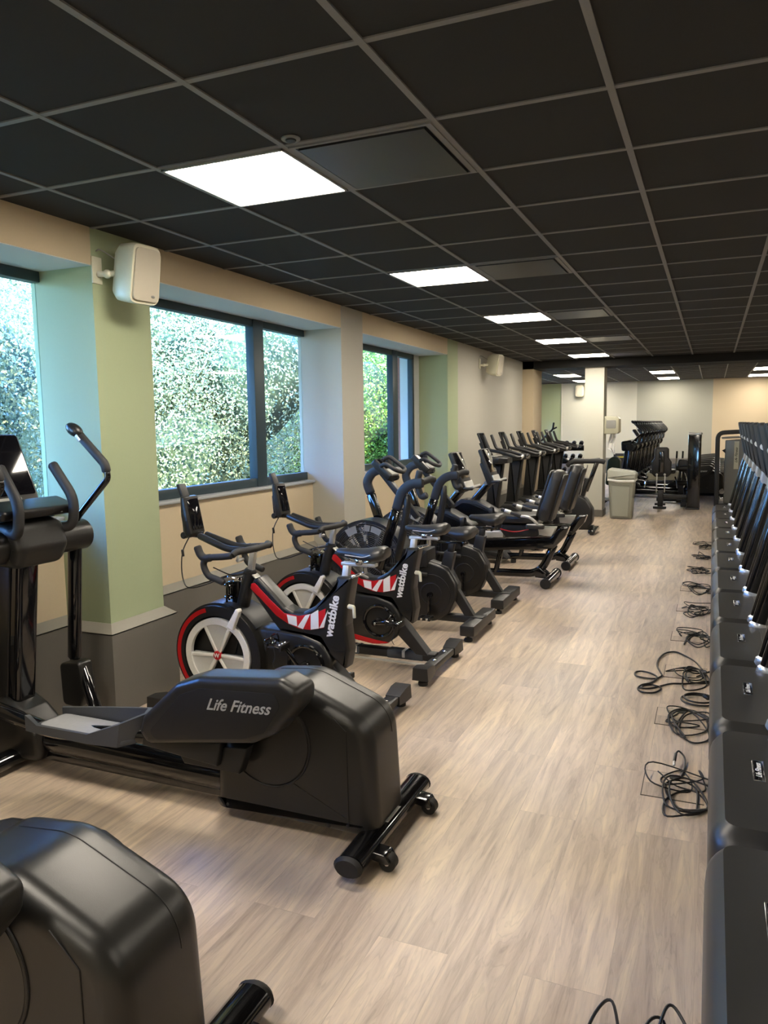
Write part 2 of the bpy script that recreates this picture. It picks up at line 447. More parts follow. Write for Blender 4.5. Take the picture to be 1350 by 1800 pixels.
# ================================================================== the room
ZC, ZF = 2.663, 2.87
XL, XW = -3.06, -3.38            # column / bulkhead face, wall face below the windows
YB = 25.2
struct('floor', 'floor', Box(-3.38, 4.6, -2.6, 14.0, -.1, 0), Box(-5.4, 4.6, 14.0, YB+.2, -.1, 0))
struct('ceiling', 'tile', Box(XL-.4, 4.6, -2.6, 13.3, ZC, ZC+.05))
struct('ceiling', 'tile', Box(-5.4, 4.6, 13.95, YB+.1, ZF, ZF+.05))
struct('roof_light_block', 'soff_black', Box(-5.6, 4.8, -2.8, YB+.4, 3.0, 3.2))  # unseen slab, added to keep outdoor light from leaking in
# suspended grid, near and far
nb = []
xs = [-1.5328+.6*i for i in range(-2, 11)]
for x in xs: nb.append(Box(x-.012, x+.012, -2.6, 13.3, ZC-.006, ZC+.002))
for j in range(-7, 19):
    y = 2.0543+.6*j; nb.append(Box(XL, 4.6, y-.012, y+.012, ZC-.005, ZC+.002))
struct('trim_1', 'tbar', *nb)
nb = []
for i in range(-6, 11):
    x = -1.5328+.6*i; nb.append(Box(x-.012, x+.012, 13.95, YB, ZF-.006, ZF+.002))
for j in range(0, 19):
    y = 14.4+.6*j; nb.append(Box(-5.3, 4.6, y-.012, y+.012, ZF-.005, ZF+.002))
struct('trim_2', 'tbar', *nb)
struct('ceiling_beam', 'soff_black', Box(XL, 4.6, 13.3, 13.95, 2.53, 2.99))

# left wall: columns, window bays with bulkhead, spandrel, wainscot
cols = [(-5.74, -5.3, 'green'), (-2.74, -2.28, 'wgrey'), (.24, .69, 'wgrey'), (3.24, 3.69, 'green'), (6.22, 6.68, 'wgrey'), (9.2, 9.62, 'green')]
def wains(name, x, y0, y1, zt, e0=0, e1=0, capm='cap', xb=None):
    """dado panel in front of a wall with a chamfered capping, returned round the ends by e0 / e1"""
    d = .055; xb = x-.02 if xb is None else xb
    struct(name, 'wains', Box(xb, x+d, y0-e0, y1+e1, 0, zt-.045))
    def cp(bm):
        a = [(xb, y0-e0, zt-.045), (x+d, y0-e0, zt-.045), (x+d, y1+e1, zt-.045), (xb, y1+e1, zt-.045)]
        b = [(xb, y0-.004*(e0 > 0), zt), (x+.004, y0-.004*(e0 > 0), zt), (x+.004, y1+.004*(e1 > 0), zt), (xb, y1+.004*(e1 > 0), zt)]
        c = [(p[0], p[1], zt-.052) for p in a]
        Loft([c, a, b])(bm)
    struct(name+'_cap', capm, cp)
for (y0, y1, m) in cols[1:]:
    struct('wall_left_column', m, Box(-3.5, XL, y0, y1, 0, ZC))
    if y1 < 9: 
        wains('wall_left_dado', XL, y0, y1, .52, .055, .055, xb=XW)
bays = [(-2.28, .24), (.69, 3.24), (3.69, 6.22), (6.68, 9.2)]
for k, (y0, y1) in enumerate(bays):
    if k == 0:
        struct('wall_left', 'wlight', Box(-3.62, XW, y0-.4, y1, 0, ZC)); wains('wall_left_dado', XW, y0-.3, y1, .545); continue
    struct('wall_left_bulkhead', 'cream', Box(-3.62, XL, y0, y1, 2.470, ZC))
    struct('wall_left_soffit', 'soffit', Box(-3.62, XL-.004, y0, y1, 2.466, 2.471))
    struct('wall_left', 'cream', Box(-3.62, XW, y0, y1, 0, 1.09))
    wains('wall_left_dado', XW, y0, y1, .545)
    # sill board
    struct('trim_%d' % (3+k), 'sillm', Box(-3.5, XW+.03, y0, y1, 1.09, 1.115, .008))
    ye = y1 if k < 3 else 9.0
    if k == 3: struct('wall_left_jamb', 'soffit', Box(-3.62, -3.44, 9.0, 9.2, 1.115, 2.468))
    # aluminium frame and panes
    xa, xb = -3.5, -3.43
    z0, z1 = 1.115, 2.468
    fr = [Box(xa, xb, y0, ye, z0, z0+.07, .006), Box(xa, xb, y0, ye, z1-.06, z1, .006), ]
    if k == 3: fr += [Box(xa, xb, ye-.05, ye, z0, z1, .006)]
    m0 = {0: -.6, 1: 2.36, 2: 5.36, 3: 8.29}[k]
    fr += [Box(xa, xb+.01, m0, m0+.15, z0, z1, .008)]
    root = struct('window_%d' % (k+1), 'wframe', *fr)
    struct('pane', 'glass', Box(-3.472, -3.466, y0, m0+.02, z0+.06, z1-.05), parent=root)
    struct('pane', 'glass', Box(-3.472, -3.466, m0+.13, ye-(.04 if k == 3 else 0), z0+.06, z1-.05), parent=root)
# solid wall after the windows, pier and end of the beam
struct('wall_left_solid', 'wgrey', Box(-3.62, XL-.001, 9.62, 14.0, 0, ZC))
wains('wall_left_dado', XL, 9.2, 13.3, .545)
struct('wall_left_pier', 'cream', Box(-3.2, -2.87, 13.3, 14.0, 0, ZC))
struct('wall_left_far', 'wlight', Box(-5.5, -5.3, 14.0, 15.2, 0, ZF), Box(-5.5, -5.3, 15.2, 24.2, 0, 1.1), Box(-5.5, -5.3, 15.2, 24.2, 2.5, ZF), Box(-5.5, -5.3, 24.2, YB, 0, ZF))
struct('wall_left_return', 'wgrey', Box(-5.5, -3.2, 13.95, 14.05, 0, ZF))
root = struct('window_5', 'wframe', *[Box(-5.42, -5.36, 15.2+2.96*i, 15.26+2.96*i, 1.1, 2.5, .006) for i in range(4)], Box(-5.42, -5.36, 15.2, 24.2, 1.1, 1.16, .006), Box(-5.42, -5.36, 15.2, 24.2, 2.44, 2.5, .006))
struct('pane', 'glass', Box(-5.395, -5.389, 15.25, 24.15, 1.14, 2.46), parent=root)
# far wall in painted panels
for (x0, x1, m) in ((-5.4, -4.52, 'green'), (-4.52, -2.2, 'wlight'), (-2.2, -.03, 'wback'), (-.03, 4.6, 'cream')):
    struct('wall_back', m, Box(x0, x1, YB, YB+.15, 0, ZF))
struct('trim_8', 'wlight', Box(-4.53, -4.49, YB-.03, YB, .5, ZF), Box(-3.68, -3.63, YB-.02, YB, .5, 2.2))
struct('wall_back_dado', 'wains', Box(-5.3, 4.5, YB-.05, YB, 0, .46))
struct('wall_back_dado_cap', 'cap', Box(-5.3, 4.5, YB-.055, YB, .46, .49))
struct('wall_right', 'cream', Box(4.5, 4.65, -2.6, YB, 0, 3.0))
struct('wall_front', 'wlight', Box(-3.6, 4.6, -2.7, -2.55, 0, 3.0))
# pillar in the room
struct('wall_pillar', 'wlight', Box(-2.015, -1.70, 13.4, 13.78, 0, 2.64))
struct('baseboard_pillar', 'wains', Box(-2.03, -1.685, 13.385, 13.795, 0, .12, .004))
# outside: ground, neighbouring wing
struct('ground_outside', 'soil', Box(-40, -3.7, -15, 13.9, -3.3, -3.2), Box(-40, -5.6, 13.9, 60, -3.3, -3.2))
struct('wall_outside_wing', 'ext', Box(-4.07, -3.62, 10.2, 13.9, -3.2, 3.2))
struct('wall_outside_brick', 'brick', Box(-4.2, -4.07, 10.18, 13.9, -3.2, 3.2))

# ------------------------------------------------------------------ ceiling lights and panels
def ceiling_light(x, y, z, lx, ly, label, group, m='light'):
    r = thing('ceiling_light', label, 'ceiling light', (x+lx/2, y+ly/2, z), group)
    a, b = .012, .022
    part('frame', r, 'greyplastic', Box(x+a, x+lx-a, y+a, y+a+b-.01, z-.012, z), Box(x+a, x+lx-a, y+ly-b, y+ly-a, z-.012, z), Box(x+a, x+b, y+a, y+ly-a, z-.012, z), Box(x+lx-b, x+lx-a, y+a, y+ly-a, z-.012, z))
    o = part('diffuser', r, m, Box(x+b, x+lx-b, y+b, y+ly-b, z-.009, z-.002)); o['label'] = 'glowing white diffuser'
    ORG[0] = Vector((0, 0, 0)); return r
GL = 'square light panels in the dark ceiling'
ordl = ['nearest and largest bright square light panel in the black ceiling', 'second bright light panel from the camera in the window-side ceiling row',
        'third bright light panel of the row running towards the pillar', 'fourth bright light panel, small, second before the pillar', 'fifth bright light panel, directly in front of the pillar top']
for k in range(5):
    ceiling_light(-2.1328, 2.6543+2.4*k, ZC, .6, .6, ordl[k], GL)
for k in range(-2, 0): ceiling_light(-2.1328, 2.6543+2.4*k, ZC, .6, .6, {-1: 'ceiling light panel just behind the camera in the window-side row', -2: 'ceiling light panel farthest behind the camera in the window-side row'}[k], GL)
for k in range(-1, 5): ceiling_light(1.4672, 2.6543+2.4*k, ZC, .6, .6, 'ceiling light panel over the treadmill decks, %s of six from the camera' % ('first', 'second', 'third', 'fourth', 'fifth', 'sixth')[k+1], GL)
for (i, j), lb in {(-4, 0): 'far left ceiling light panel seen left of the pillar, nearer of two', (-4, 1): 'farther ceiling light panel left of the pillar above the back wall speaker',
                   (0, 0): 'nearer ceiling light panel beyond the beam, right of the pillar', (0, 1): 'farther ceiling light panel beyond the beam, nearly over the stacked handlebars',
                   (4, 0): 'nearer ceiling light panel cut by the right picture edge', (4, 1): 'farther ceiling light panel at the right picture edge above the cream wall'}.items():
    ceiling_light(-1.5328+.6*i, 20.5+3.0*j, ZF, .6, 1.2, lb, 'light panels in the far ceiling', 'light2')
for k, lb in enumerate(['large smooth dark panel in the ceiling beside the nearest light', 'smooth dark ceiling panel beside the second light', 'smooth dark ceiling panel beside the third light', 'smooth dark ceiling panel beside the fourth light', 'smooth dark ceiling panel next to the pillar light']):
    x, y = -1.5328, 2.6543+2.4*k
    r = thing('ceiling_panel', lb, 'ceiling panel', (x+.3, y+.3, ZC), 'smooth dark panels in the ceiling')
    part('panel', r, 'vent', Box(x+.045, x+.555, y+.035, y+.565, ZC-.016, ZC-.004))
    part('frame', r, 'tbar', Box(x+.012, x+.035, y+.012, y+.588, ZC-.011, ZC), Box(x+.565, x+.588, y+.012, y+.588, ZC-.011, ZC), Box(x+.035, x+.565, y+.012, y+.026, ZC-.011, ZC), Box(x+.035, x+.565, y+.575, y+.588, ZC-.011, ZC))
ORG[0] = Vector((0, 0, 0))
r = thing('ceiling_sensor', 'small round grey sensor in the ceiling beside the nearest light', 'sensor', (-1.47, 2.60, ZC))
part('ring', r, 'tbar', Cyl((-1.47, 2.60, ZC-.008), (-1.47, 2.60, ZC), .036))
part('lens', r, 'black', Cyl((-1.47, 2.60, ZC-.013), (-1.47, 2.60, ZC-.006), .02))

# ------------------------------------------------------------------ wall speakers
def speaker(label, px, py, pz, ang, s=1.0, wallx=XL, flat=False):
    """cabinet centre px, py, pz, turned by ang about z"""
    r = thing('wall_speaker', label, 'speaker', (px, py, pz), 'white wall speakers')
    T = Matrix.Translation((px, py, pz)) @ Matrix.Rotation(R(ang), 4, 'Z') @ Matrix.Rotation(R(9), 4, 'Y') @ Matrix.Diagonal((s, s, s, 1))
    # cabinet: front faces local +x
    secs = []
    for x, wy, hz, rad in ((-.115, .05, .085, .03), (-.10, .065, .115, .035), (-.04, .095, .145, .04), (.05, .102, .152, .04), (.075, .098, .148, .045)):
        secs.append([(x-.012*abs(q[1]/hz)**2, q[0], q[1]) for q in rnd([(-wy, -hz), (wy, -hz), (wy*.93, hz), (-wy*.93, hz)], rad, 4)])
    part('cabinet', r, 'ivory', Rot(Loft(secs), T), sharp=50)
    g = [(.079, q[0], q[1]) for q in rnd([(-.085, -.132), (.085, -.132), (.078, .132), (-.078, .132)], .03, 4)]
    g0 = [(.06, q[1], q[2]) for q in g]
    part('grille', r, 'grille', Rot(Loft([g0, g]), T), label='beige front grille')
    part('badge', r, 'greyplastic', Rot(Ball((.081, .045, -.105), .004, .014, .007, 10), T))
    bx = wallx
    part('bracket', r, 'ivory', Box(bx, bx+.012, py-.035-.1, py+.035-.1, pz-.05, pz+.09, .004), Tube([(bx+.01, py-.1, pz+.0), (bx+.06, py-.08, pz+.0), (px-.06, py-.03, pz+.01)], .016, 10), Ball((bx+.06, py-.08, pz), .024))
    part('cable', r, 'greyplastic', Tube(cat([(bx+.006, py-.1, pz+.12), (bx+.03, py-.08, pz+.125), (px-.08, py-.02, pz+.06)]), .004, 6))
    ORG[0] = Vector((0, 0, 0)); return r
speaker('large white wall speaker high on the green column by the near window', -2.87, 3.37, 2.425, -8, 1.02)
speaker('smaller looking white wall speaker on the grey wall above the tall consoles', -2.85, 10.72, 2.43, -8, 1.0)
r = thing('wall_speaker', 'distant white wall speaker high on the back wall left of the pillar', 'speaker', (-3.93, YB-.12, 2.62), 'white wall speakers')
part('cabinet', r, 'ivory', Prism(rnd([(-4.07, 2.42), (-3.79, 2.42), (-3.79, 2.8), (-4.07, 2.8)], .09), YB-.2, YB-.04, .04))
part('grille', r, 'grille', Prism(rnd([(-4.03, 2.47), (-3.83, 2.47), (-3.83, 2.75), (-4.03, 2.75)], .07), YB-.215, YB-.15, .01), label='beige front grille')
part('bracket', r, 'greyplastic', Box(-3.97, -3.89, YB-.06, YB, 2.55, 2.7))
ORG[0] = Vector((0, 0, 0))

# ------------------------------------------------------------------ trees outside
def tree(label, cx, cy, cz, rx, ry, rz, leaf, n, size, seed):
    g = np.random.default_rng(seed)
    r = thing('leafy_tree', label, 'tree', (cx, cy, -3.2), 'trees outside the windows')
    part('trunk', r, 'bark', Tube(cat([(cx, cy, -3.2), (cx+.1, cy, -1.5), (cx-.1, cy+.1, cz-.4)]), .22, 10, rr=None))
    nb = 26
    bc = g.normal(size=(nb, 3)); bc /= np.linalg.norm(bc, axis=1)[:, None]; bc *= g.uniform(.35, .8, (nb, 1))
    br = g.uniform(.32, .5, nb)
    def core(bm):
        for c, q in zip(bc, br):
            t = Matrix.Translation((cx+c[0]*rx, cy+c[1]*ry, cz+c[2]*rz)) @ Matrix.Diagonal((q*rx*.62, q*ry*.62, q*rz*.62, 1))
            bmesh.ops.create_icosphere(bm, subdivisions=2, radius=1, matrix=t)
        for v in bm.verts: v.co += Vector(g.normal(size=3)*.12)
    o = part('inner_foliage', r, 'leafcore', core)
    which = g.integers(0, nb, n)
    d = g.normal(size=(n, 3)); d /= np.linalg.norm(d, axis=1)[:, None]
    rad = br[which]*g.uniform(.66, 1.12, n)
    pos = (bc[which]+d*rad[:, None])*np.array([rx, ry, rz])
    pos += np.array([cx, cy, cz])-np.array(r.location)
    u = g.normal(size=(n, 3)); u /= np.linalg.norm(u, axis=1)[:, None]
    nn = d+g.normal(size=(n, 3))*.6; v = np.cross(nn, u); v /= np.linalg.norm(v, axis=1)[:, None]
    u = np.cross(v, nn); u /= np.linalg.norm(u, axis=1)[:, None]
    s = size*g.uniform(.6, 1.3, (n, 1))
    q = np.stack([pos-u*s, pos+v*s*.5, pos+u*s, pos-v*s*.5], 1).reshape(-1, 3)
    me = bpy.data.meshes.new('leaves')
    me.vertices.add(4*n); me.vertices.foreach_set('co', q.astype(np.float32).ravel())
    me.loops.add(4*n); me.loops.foreach_set('vertex_index', np.arange(4*n, dtype=np.int32))
    me.polygons.add(n); me.polygons.foreach_set('loop_start', np.arange(0, 4*n, 4, dtype=np.int32))
    me.update(); me.validate(); me.materials.append(M[leaf])
    lo = bpy.data.objects.new('leaves', me); C.objects.link(lo); lo.parent = r
    ORG[0] = Vector((0, 0, 0)); return r
tree('broad silvery green tree filling the nearest window at the left edge', -8.6, 4.4, 1.2, 2.6, 3.0, 4.2, 'leafA', 300000, .026, 1)
tree('dense pale green tree filling the wide pane of the middle window', -9.2, 10.8, 1.3, 2.7, 3.4, 4.0, 'leafA', 480000, .026, 2)
tree('bright green tree behind the narrow pane of the middle window', -8.2, 16.4, 1.6, 2.2, 2.2, 3.8, 'leafB', 190000, .03, 3)
tree('airy yellow green tree behind the farthest of the three windows', -8.2, 20.6, 1.5, 2.4, 2.6, 3.8, 'leafB', 150000, .033, 4)
tree('dark green tree beyond the far alcove window', -10.5, 27, 1.0, 2.8, 3.2, 3.6, 'leafB', 25000, .08, 5)
tree('silvery green tree beside the hidden window near the camera', -8.2, -1.8, .8, 2.4, 2.6, 3.6, 'leafA', 25000, .07, 6)

# ================================================================== elliptical cross trainers
def make_elliptical(label, group, y0=2.62, console=True):
    Yc = y0; r = thing('elliptical_trainer', label, 'elliptical trainer', (-1.15, Yc, 0), group)
    n0, n1 = Yc-.165, Yc+.135
    hous = rnd([(-1.83, .05), (-1.81, .38), (-1.67, .60), (-1.44, .625), (-1.125, .505), (-1.10, .05)], [.02, .04, .14, .2, .15, .06], 12)
    h = part('drive_housing', r, 'shell', Prism(hous, n0, n1, .06, 8), sharp=70)
    part('disc_recess', h, 'black', Torus((-1.56, n0-.001, .385), .185, .005, n=48), Torus((-1.56, n1+.001, .385), .185, .005, n=48))
    part('disc_cover', h, 'shell', Cyl((-1.56, n0-.004, .385), (-1.56, n0+.02, .385), .181, 56), Cyl((-1.56, n1-.02, .385), (-1.56, n1+.004, .385), .181, 56))
    part('seam', h, 'black', Tube([(-1.30, n0-.001, .54), (-1.22, n0-.001, .47), (-1.215, n0-.001, .1)], .0022, 6), Tube([(p[0], Yc+.04, p[1]+.0005) for p in hous if p[1] > .12 and p[0] > -1.62], .0016, 6))
    part('screw', h, 'black', *[Cyl((x, n0-.003, z), (x, n0+.003, z), .007, 10) for x, z in ((-1.76, .085), (-1.3, .085), (-1.22, .1))])
    part('rear_stabilizer', r, 'gloss', Tube([(-1.13, Yc-.34, .06), (-1.13, Yc+.34, .06)], .055, 20, r2=.038, side=(1, 0, 0), roundend=False))
    part('end_cap', r, 'rubber', Tube([(-1.13, Yc-.365, .06), (-1.13, Yc-.335, .06)], .057, 20, r2=.04, side=(1, 0, 0)), Tube([(-1.13, Yc+.335, .06), (-1.13, Yc+.365, .06)], .057, 20, r2=.04, side=(1, 0, 0)))
    part('sticker', r, 'white', Prism([(-1.155, Yc-.08), (-1.09, Yc-.08), (-1.09, Yc+.05), (-1.155, Yc+.05)], .0985, .1, 0, axis='z'), label='white serial sticker')
    for s in (-1, 1):
        c = part('caster', r, 'gloss', Prism(rnd([(-1.085, .075), (-1.03, .07), (-1.01, .04), (-1.03, .035), (-1.085, .045)], .01), Yc+s*.22-.035, Yc+s*.22+.035, .004))
        part('wheel', c, 'rubber', Cyl((-1.03, Yc+s*.22-.022, .032), (-1.03, Yc+s*.22+.022, .032), .031, 24))
        part('hub', c, 'chrome', Cyl((-1.03, Yc+s*.22-.025, .032), (-1.03, Yc+s*.22+.025, .032), .008, 12))
        part('foot', r, 'rubber', Cyl((-1.15, Yc+s*.3, 0), (-1.15, Yc+s*.3, .03), .028))
    # main tube to the front
    part('main_tube', r, 'gloss', Tube([(-1.8, Yc-.02, .125), (-2.92, Yc-.02, .14)], .068, 24, r2=.062, roundend=False), Box(-2.9, -1.8, Yc-.06, Yc+.02, .045, .09, .01))
    part('front_boot', r, 'shell', Prism(rnd([(-3.22, .03), (-3.2, .3), (-3.08, .34), (-2.96, .28), (-2.86, .19), (-2.84, .05)], .05), Yc-.11, Yc+.08, .035, 4))
    part('front_stabilizer', r, 'gloss', Tube([(-3.02, Yc-.3, .055), (-3.02, Yc+.3, .055)], .055, 16, r2=.04, side=(1, 0, 0)))
    part('foot', r, 'rubber', *[Cyl((-3.02, Yc+s*.26, 0), (-3.02, Yc+s*.26, .03), .028) for s in (-1, 1)])
    # mast
    part('mast', r, 'gloss', Prism(rnd([(-3.20, .25), (-3.02, .25), (-2.93, 1.02), (-3.10, 1.02)], .02), Yc-.07, Yc+.05, .025, 4))
    part('mast_cover', r, 'shell', Prism(rnd([(-3.14, .3), (-3.07, .3), (-2.99, .98), (-3.06, .98)], .01), Yc-.08, Yc-.065, .006))
    # cross head with the pivots of the two swing arms
    part('cross_head', r, 'shell', Prism(rnd([(-3.16, .98), (-2.88, .97), (-2.83, 1.06), (-2.86, 1.17), (-2.98, 1.21), (-3.18, 1.19)], .05), Yc-.15, Yc+.15, .05, 5))
    for s in (-1, 1):
        part('pivot_cover', r, 'shell', Cyl((-2.97, Yc+s*.14, 1.07), (-2.97, Yc+s*.36, 1.07), .078, 32))
        # swing arm
        arm = part('swing_arm', r, 'gloss', Tube([(-2.965, Yc+s*.3, 1.05), (-3.015, Yc+s*.3, .42)], .038, 16, r2=.03, side=(1, 0, 0)))
        part('arm_joint', arm, 'shell', Prism(rnd([(-3.08, .40), (-2.94, .42), (-2.92, .25), (-2.955, .17), (-3.07, .18)], .03), Yc+s*.3-.045, Yc+s*.3+.045, .012, 3))
        fr = 0 if s < 0 else .0
        part('handle_tube', arm, 'gloss', Tube(bend([(-2.97, Yc+s*.3, 1.07), (-2.96, Yc+s*.31, 1.15), (-2.735, Yc+s*.31, 1.36), (-2.745, Yc+s*.31, 1.41)], .05), .0165, 12))
        part('grip', arm, 'grip' if console else 'fargrip', Tube(bend([(-2.742, Yc+s*.31, 1.39), (-2.75, Yc+s*.31, 1.43), (-2.90, Yc+s*.295, 1.585)], .03), .022, 14))
        part('grip_end', arm, 'shell', Rot(Ball((0, 0, 0), .052, .034, .03, 18), Matrix.Translation((-2.915, Yc+s*.29, 1.60)) @ Matrix.Rotation(R(32), 4, 'Y')))
        part('sensor_plate', arm, 'silver', Rot(Box(-.018, .018, -.003, .003, -.008, .008, .002), Matrix.Translation((-2.87, Yc+s*.29-.027, 1.56)) @ Matrix.Rotation(R(50), 4, 'Y')))
        # fixed handle
        part('fixed_handle', r, 'grip' if console else 'fargrip', Tube(bend([(-2.93, Yc+s*.12, 1.14), (-2.83, Yc+s*.16, 1.13), (-2.81, Yc+s*.16, 1.27), (-2.93, Yc+s*.15, 1.44)], .06), .024, 14))
        # pedal arm: drive-side cover, pedal, link to the swing arm
        yy = Yc+s*.255
        dz = 0 if s < 0 else -.235; dx = 0 if s < 0 else -.2; ORG[0] = Vector((-1.15-dx, Yc, 0))
        cov = part('link_cover', r, 'shell2', Prism(rnd([(-2.06, .405+dz), (-2.04, .47+dz), (-1.87, .625+dz), (-1.76, .665+dz), (-1.40, .70+dz), (-1.32, .665+dz), (-1.33, .60+dz), (-1.43, .485+dz), (-1.53, .435+dz), (-2.02, .36+dz)], [.03, .04, .06, .06, .05, .04, .04, .05, .04, .03], 5), yy-.075, yy+.07, .03, 4))
        side = yy-.0755 if s < 0 else yy+.0705
        part('inset_panel', cov, 'black', Prism(rnd([(-2.0, .42+dz), (-1.84, .59+dz), (-1.75, .625+dz), (-1.42, .645+dz), (-1.40, .60+dz), (-1.47, .49+dz), (-1.56, .455+dz), (-1.97, .39+dz)], .03), side-.001, side+.001, .0005))
        ex = (1, 0, .06) if s < 0 else (-1, 0, -.06)
        text('lettering', cov, 'ink2', 'Life Fitness', .062, Mx((-1.585, side-.0015 if s < 0 else side+.0015, .575+dz), ex, (0, 0, 1)), shear=.5, bold=.0009)
        part('link_rail', r, 'black', Prism([(-2.08, .38+dz), (-2.08, .33+dz), (-1.72, .30+dz), (-1.70, .40+dz)], yy-.03, yy+.03, .01), Prism([(-1.95, .35+dz), (-1.9, .27+dz), (-1.64, .27+dz), (-1.6, .38+dz)], yy+.0, yy+.06, .01))
        ORG[0] = Vector((-1.15, Yc, 0))
        part('link_tube', r, 'gloss', Tube(bend([(-2.05+dx, yy, .365+dz), (-2.6+dx, yy, .30+dz), (-2.98, Yc+s*.3, .40)], .1), .034, 14, r2=.03))
        ORG[0] = Vector((-1.15-dx, Yc, 0))
        ped = part('pedal', r, 'pedal', Prism(rnd([(-2.63, yy-.085), (-2.30, yy-.095), (-2.14, yy-.075), (-2.10, yy+.0), (-2.14, yy+.085), (-2.60, yy+.085)], .03), .335+dz, .355+dz, .006, axis='z'),
             # raised rim on the outside, front and rear
             Loft([[(x, y, z+dz) for (x, y, z) in sec] for sec in (
                 [(-2.65, yy-.09, .33), (-2.65, yy-.09, .40), (-2.635, yy-.075, .40), (-2.635, yy-.075, .33)],
                 [(-2.58, yy-.095, .33), (-2.58, yy-.095, .365), (-2.58, yy-.08, .365), (-2.58, yy-.08, .33)],
                 [(-2.30, yy-.10, .33), (-2.30, yy-.10, .37), (-2.30, yy-.085, .37), (-2.30, yy-.085, .33)],
                 [(-2.16, yy-.085, .33), (-2.14, yy-.085, .43), (-2.15, yy-.07, .43), (-2.17, yy-.07, .33)],
                 [(-2.10, yy-.0, .33), (-2.07, yy-.0, .455), (-2.085, yy+.0, .455), (-2.12, yy+.0, .33)],
                 [(-2.14, yy+.09, .33), (-2.12, yy+.095, .44), (-2.135, yy+.08, .44), (-2.155, yy+.08, .33)],
                 [(-2.35, yy+.10, .33), (-2.35, yy+.105, .41), (-2.35, yy+.09, .41), (-2.35, yy+.085, .33)],
                 [(-2.62, yy+.09, .33), (-2.62, yy+.09, .38), (-2.61, yy+.075, .38), (-2.61, yy+.075, .33)])]))
        part('foot_pad', ped, 'tread_grey', Prism(rnd([(-2.60, yy-.07), (-2.30, yy-.078), (-2.16, yy-.06), (-2.13, yy), (-2.16, yy+.07), (-2.58, yy+.07)], .03), .353+dz, .361+dz, .003, axis='z'), label='pale grey ribbed foot pad')
        ORG[0] = Vector((-1.15, Yc, 0))
    ORG[0] = Vector((-1.15, Yc, 0))
    # console
    T = Mx((-3.14, Yc, 1.40), (0, 1, 0), (-.36, 0, .93))
    if not console: ORG[0] = Vector((0, 0, 0)); return r
    con = part('console', r, 'shell', Rot(Prism(rnd([(-.21, -.17), (.21, -.17), (.21, .2), (-.21, .2)], .03), -.035, .0, .012, axis='z'), T), Prism(rnd([(-3.02, 1.18), (-2.86, 1.2), (-2.84, 1.24), (-2.97, 1.28), (-3.06, 1.26)], .02), Yc-.22, Yc+.22, .02))
    part('screen', con, 'screen', Rot(Prism(rnd([(-.195, -.12), (.195, -.12), (.195, .19), (-.195, .19)], .015), .0, .003, .001, axis='z'), T), label='glossy black screen')
    part('keypad', con, 'greyplastic', Rot(Prism(rnd([(-.1, -.16), (.1, -.16), (.1, -.13), (-.1, -.13)], .005), .0, .006, .002, axis='z'), T))
    part('cup_ring', con, 'silver', Torus((-2.9, Yc+.12, 1.215), .042, .006, 'z', 24))
    ORG[0] = Vector((0, 0, 0)); return r
e1 = make_elliptical('large black elliptical trainer beside the green column, its whole drive housing and stabilizer in view', 'black elliptical trainers by the near window')
e0 = dup(e1, (0.03, -1.34, 0), 'black elliptical trainer cut off at the bottom left corner, closest to the camera')
e2 = None
for k in range(8):
    lb = ['frontmost elliptical trainer of the distant stacked row behind the seated machine', 'second elliptical trainer of the distant row behind the seated machine', 'third elliptical trainer of the distant row, just past the second',
          'fourth elliptical trainer deep in the distant row by the back wall', 'fifth elliptical trainer in the distant row by the back wall', 'sixth elliptical trainer in the distant row by the back wall',
          'seventh elliptical trainer in the distant row, next to last', 'last elliptical trainer of the distant row, nearest the grey back wall'][k]
    if e2 is None:
        e2 = make_elliptical(lb, 'distant row of elliptical trainers', 2.62, False); e2.location = (.21, 17.40, 0)
    else: dup(e2, (.02*k, .92*k, 0), lb)

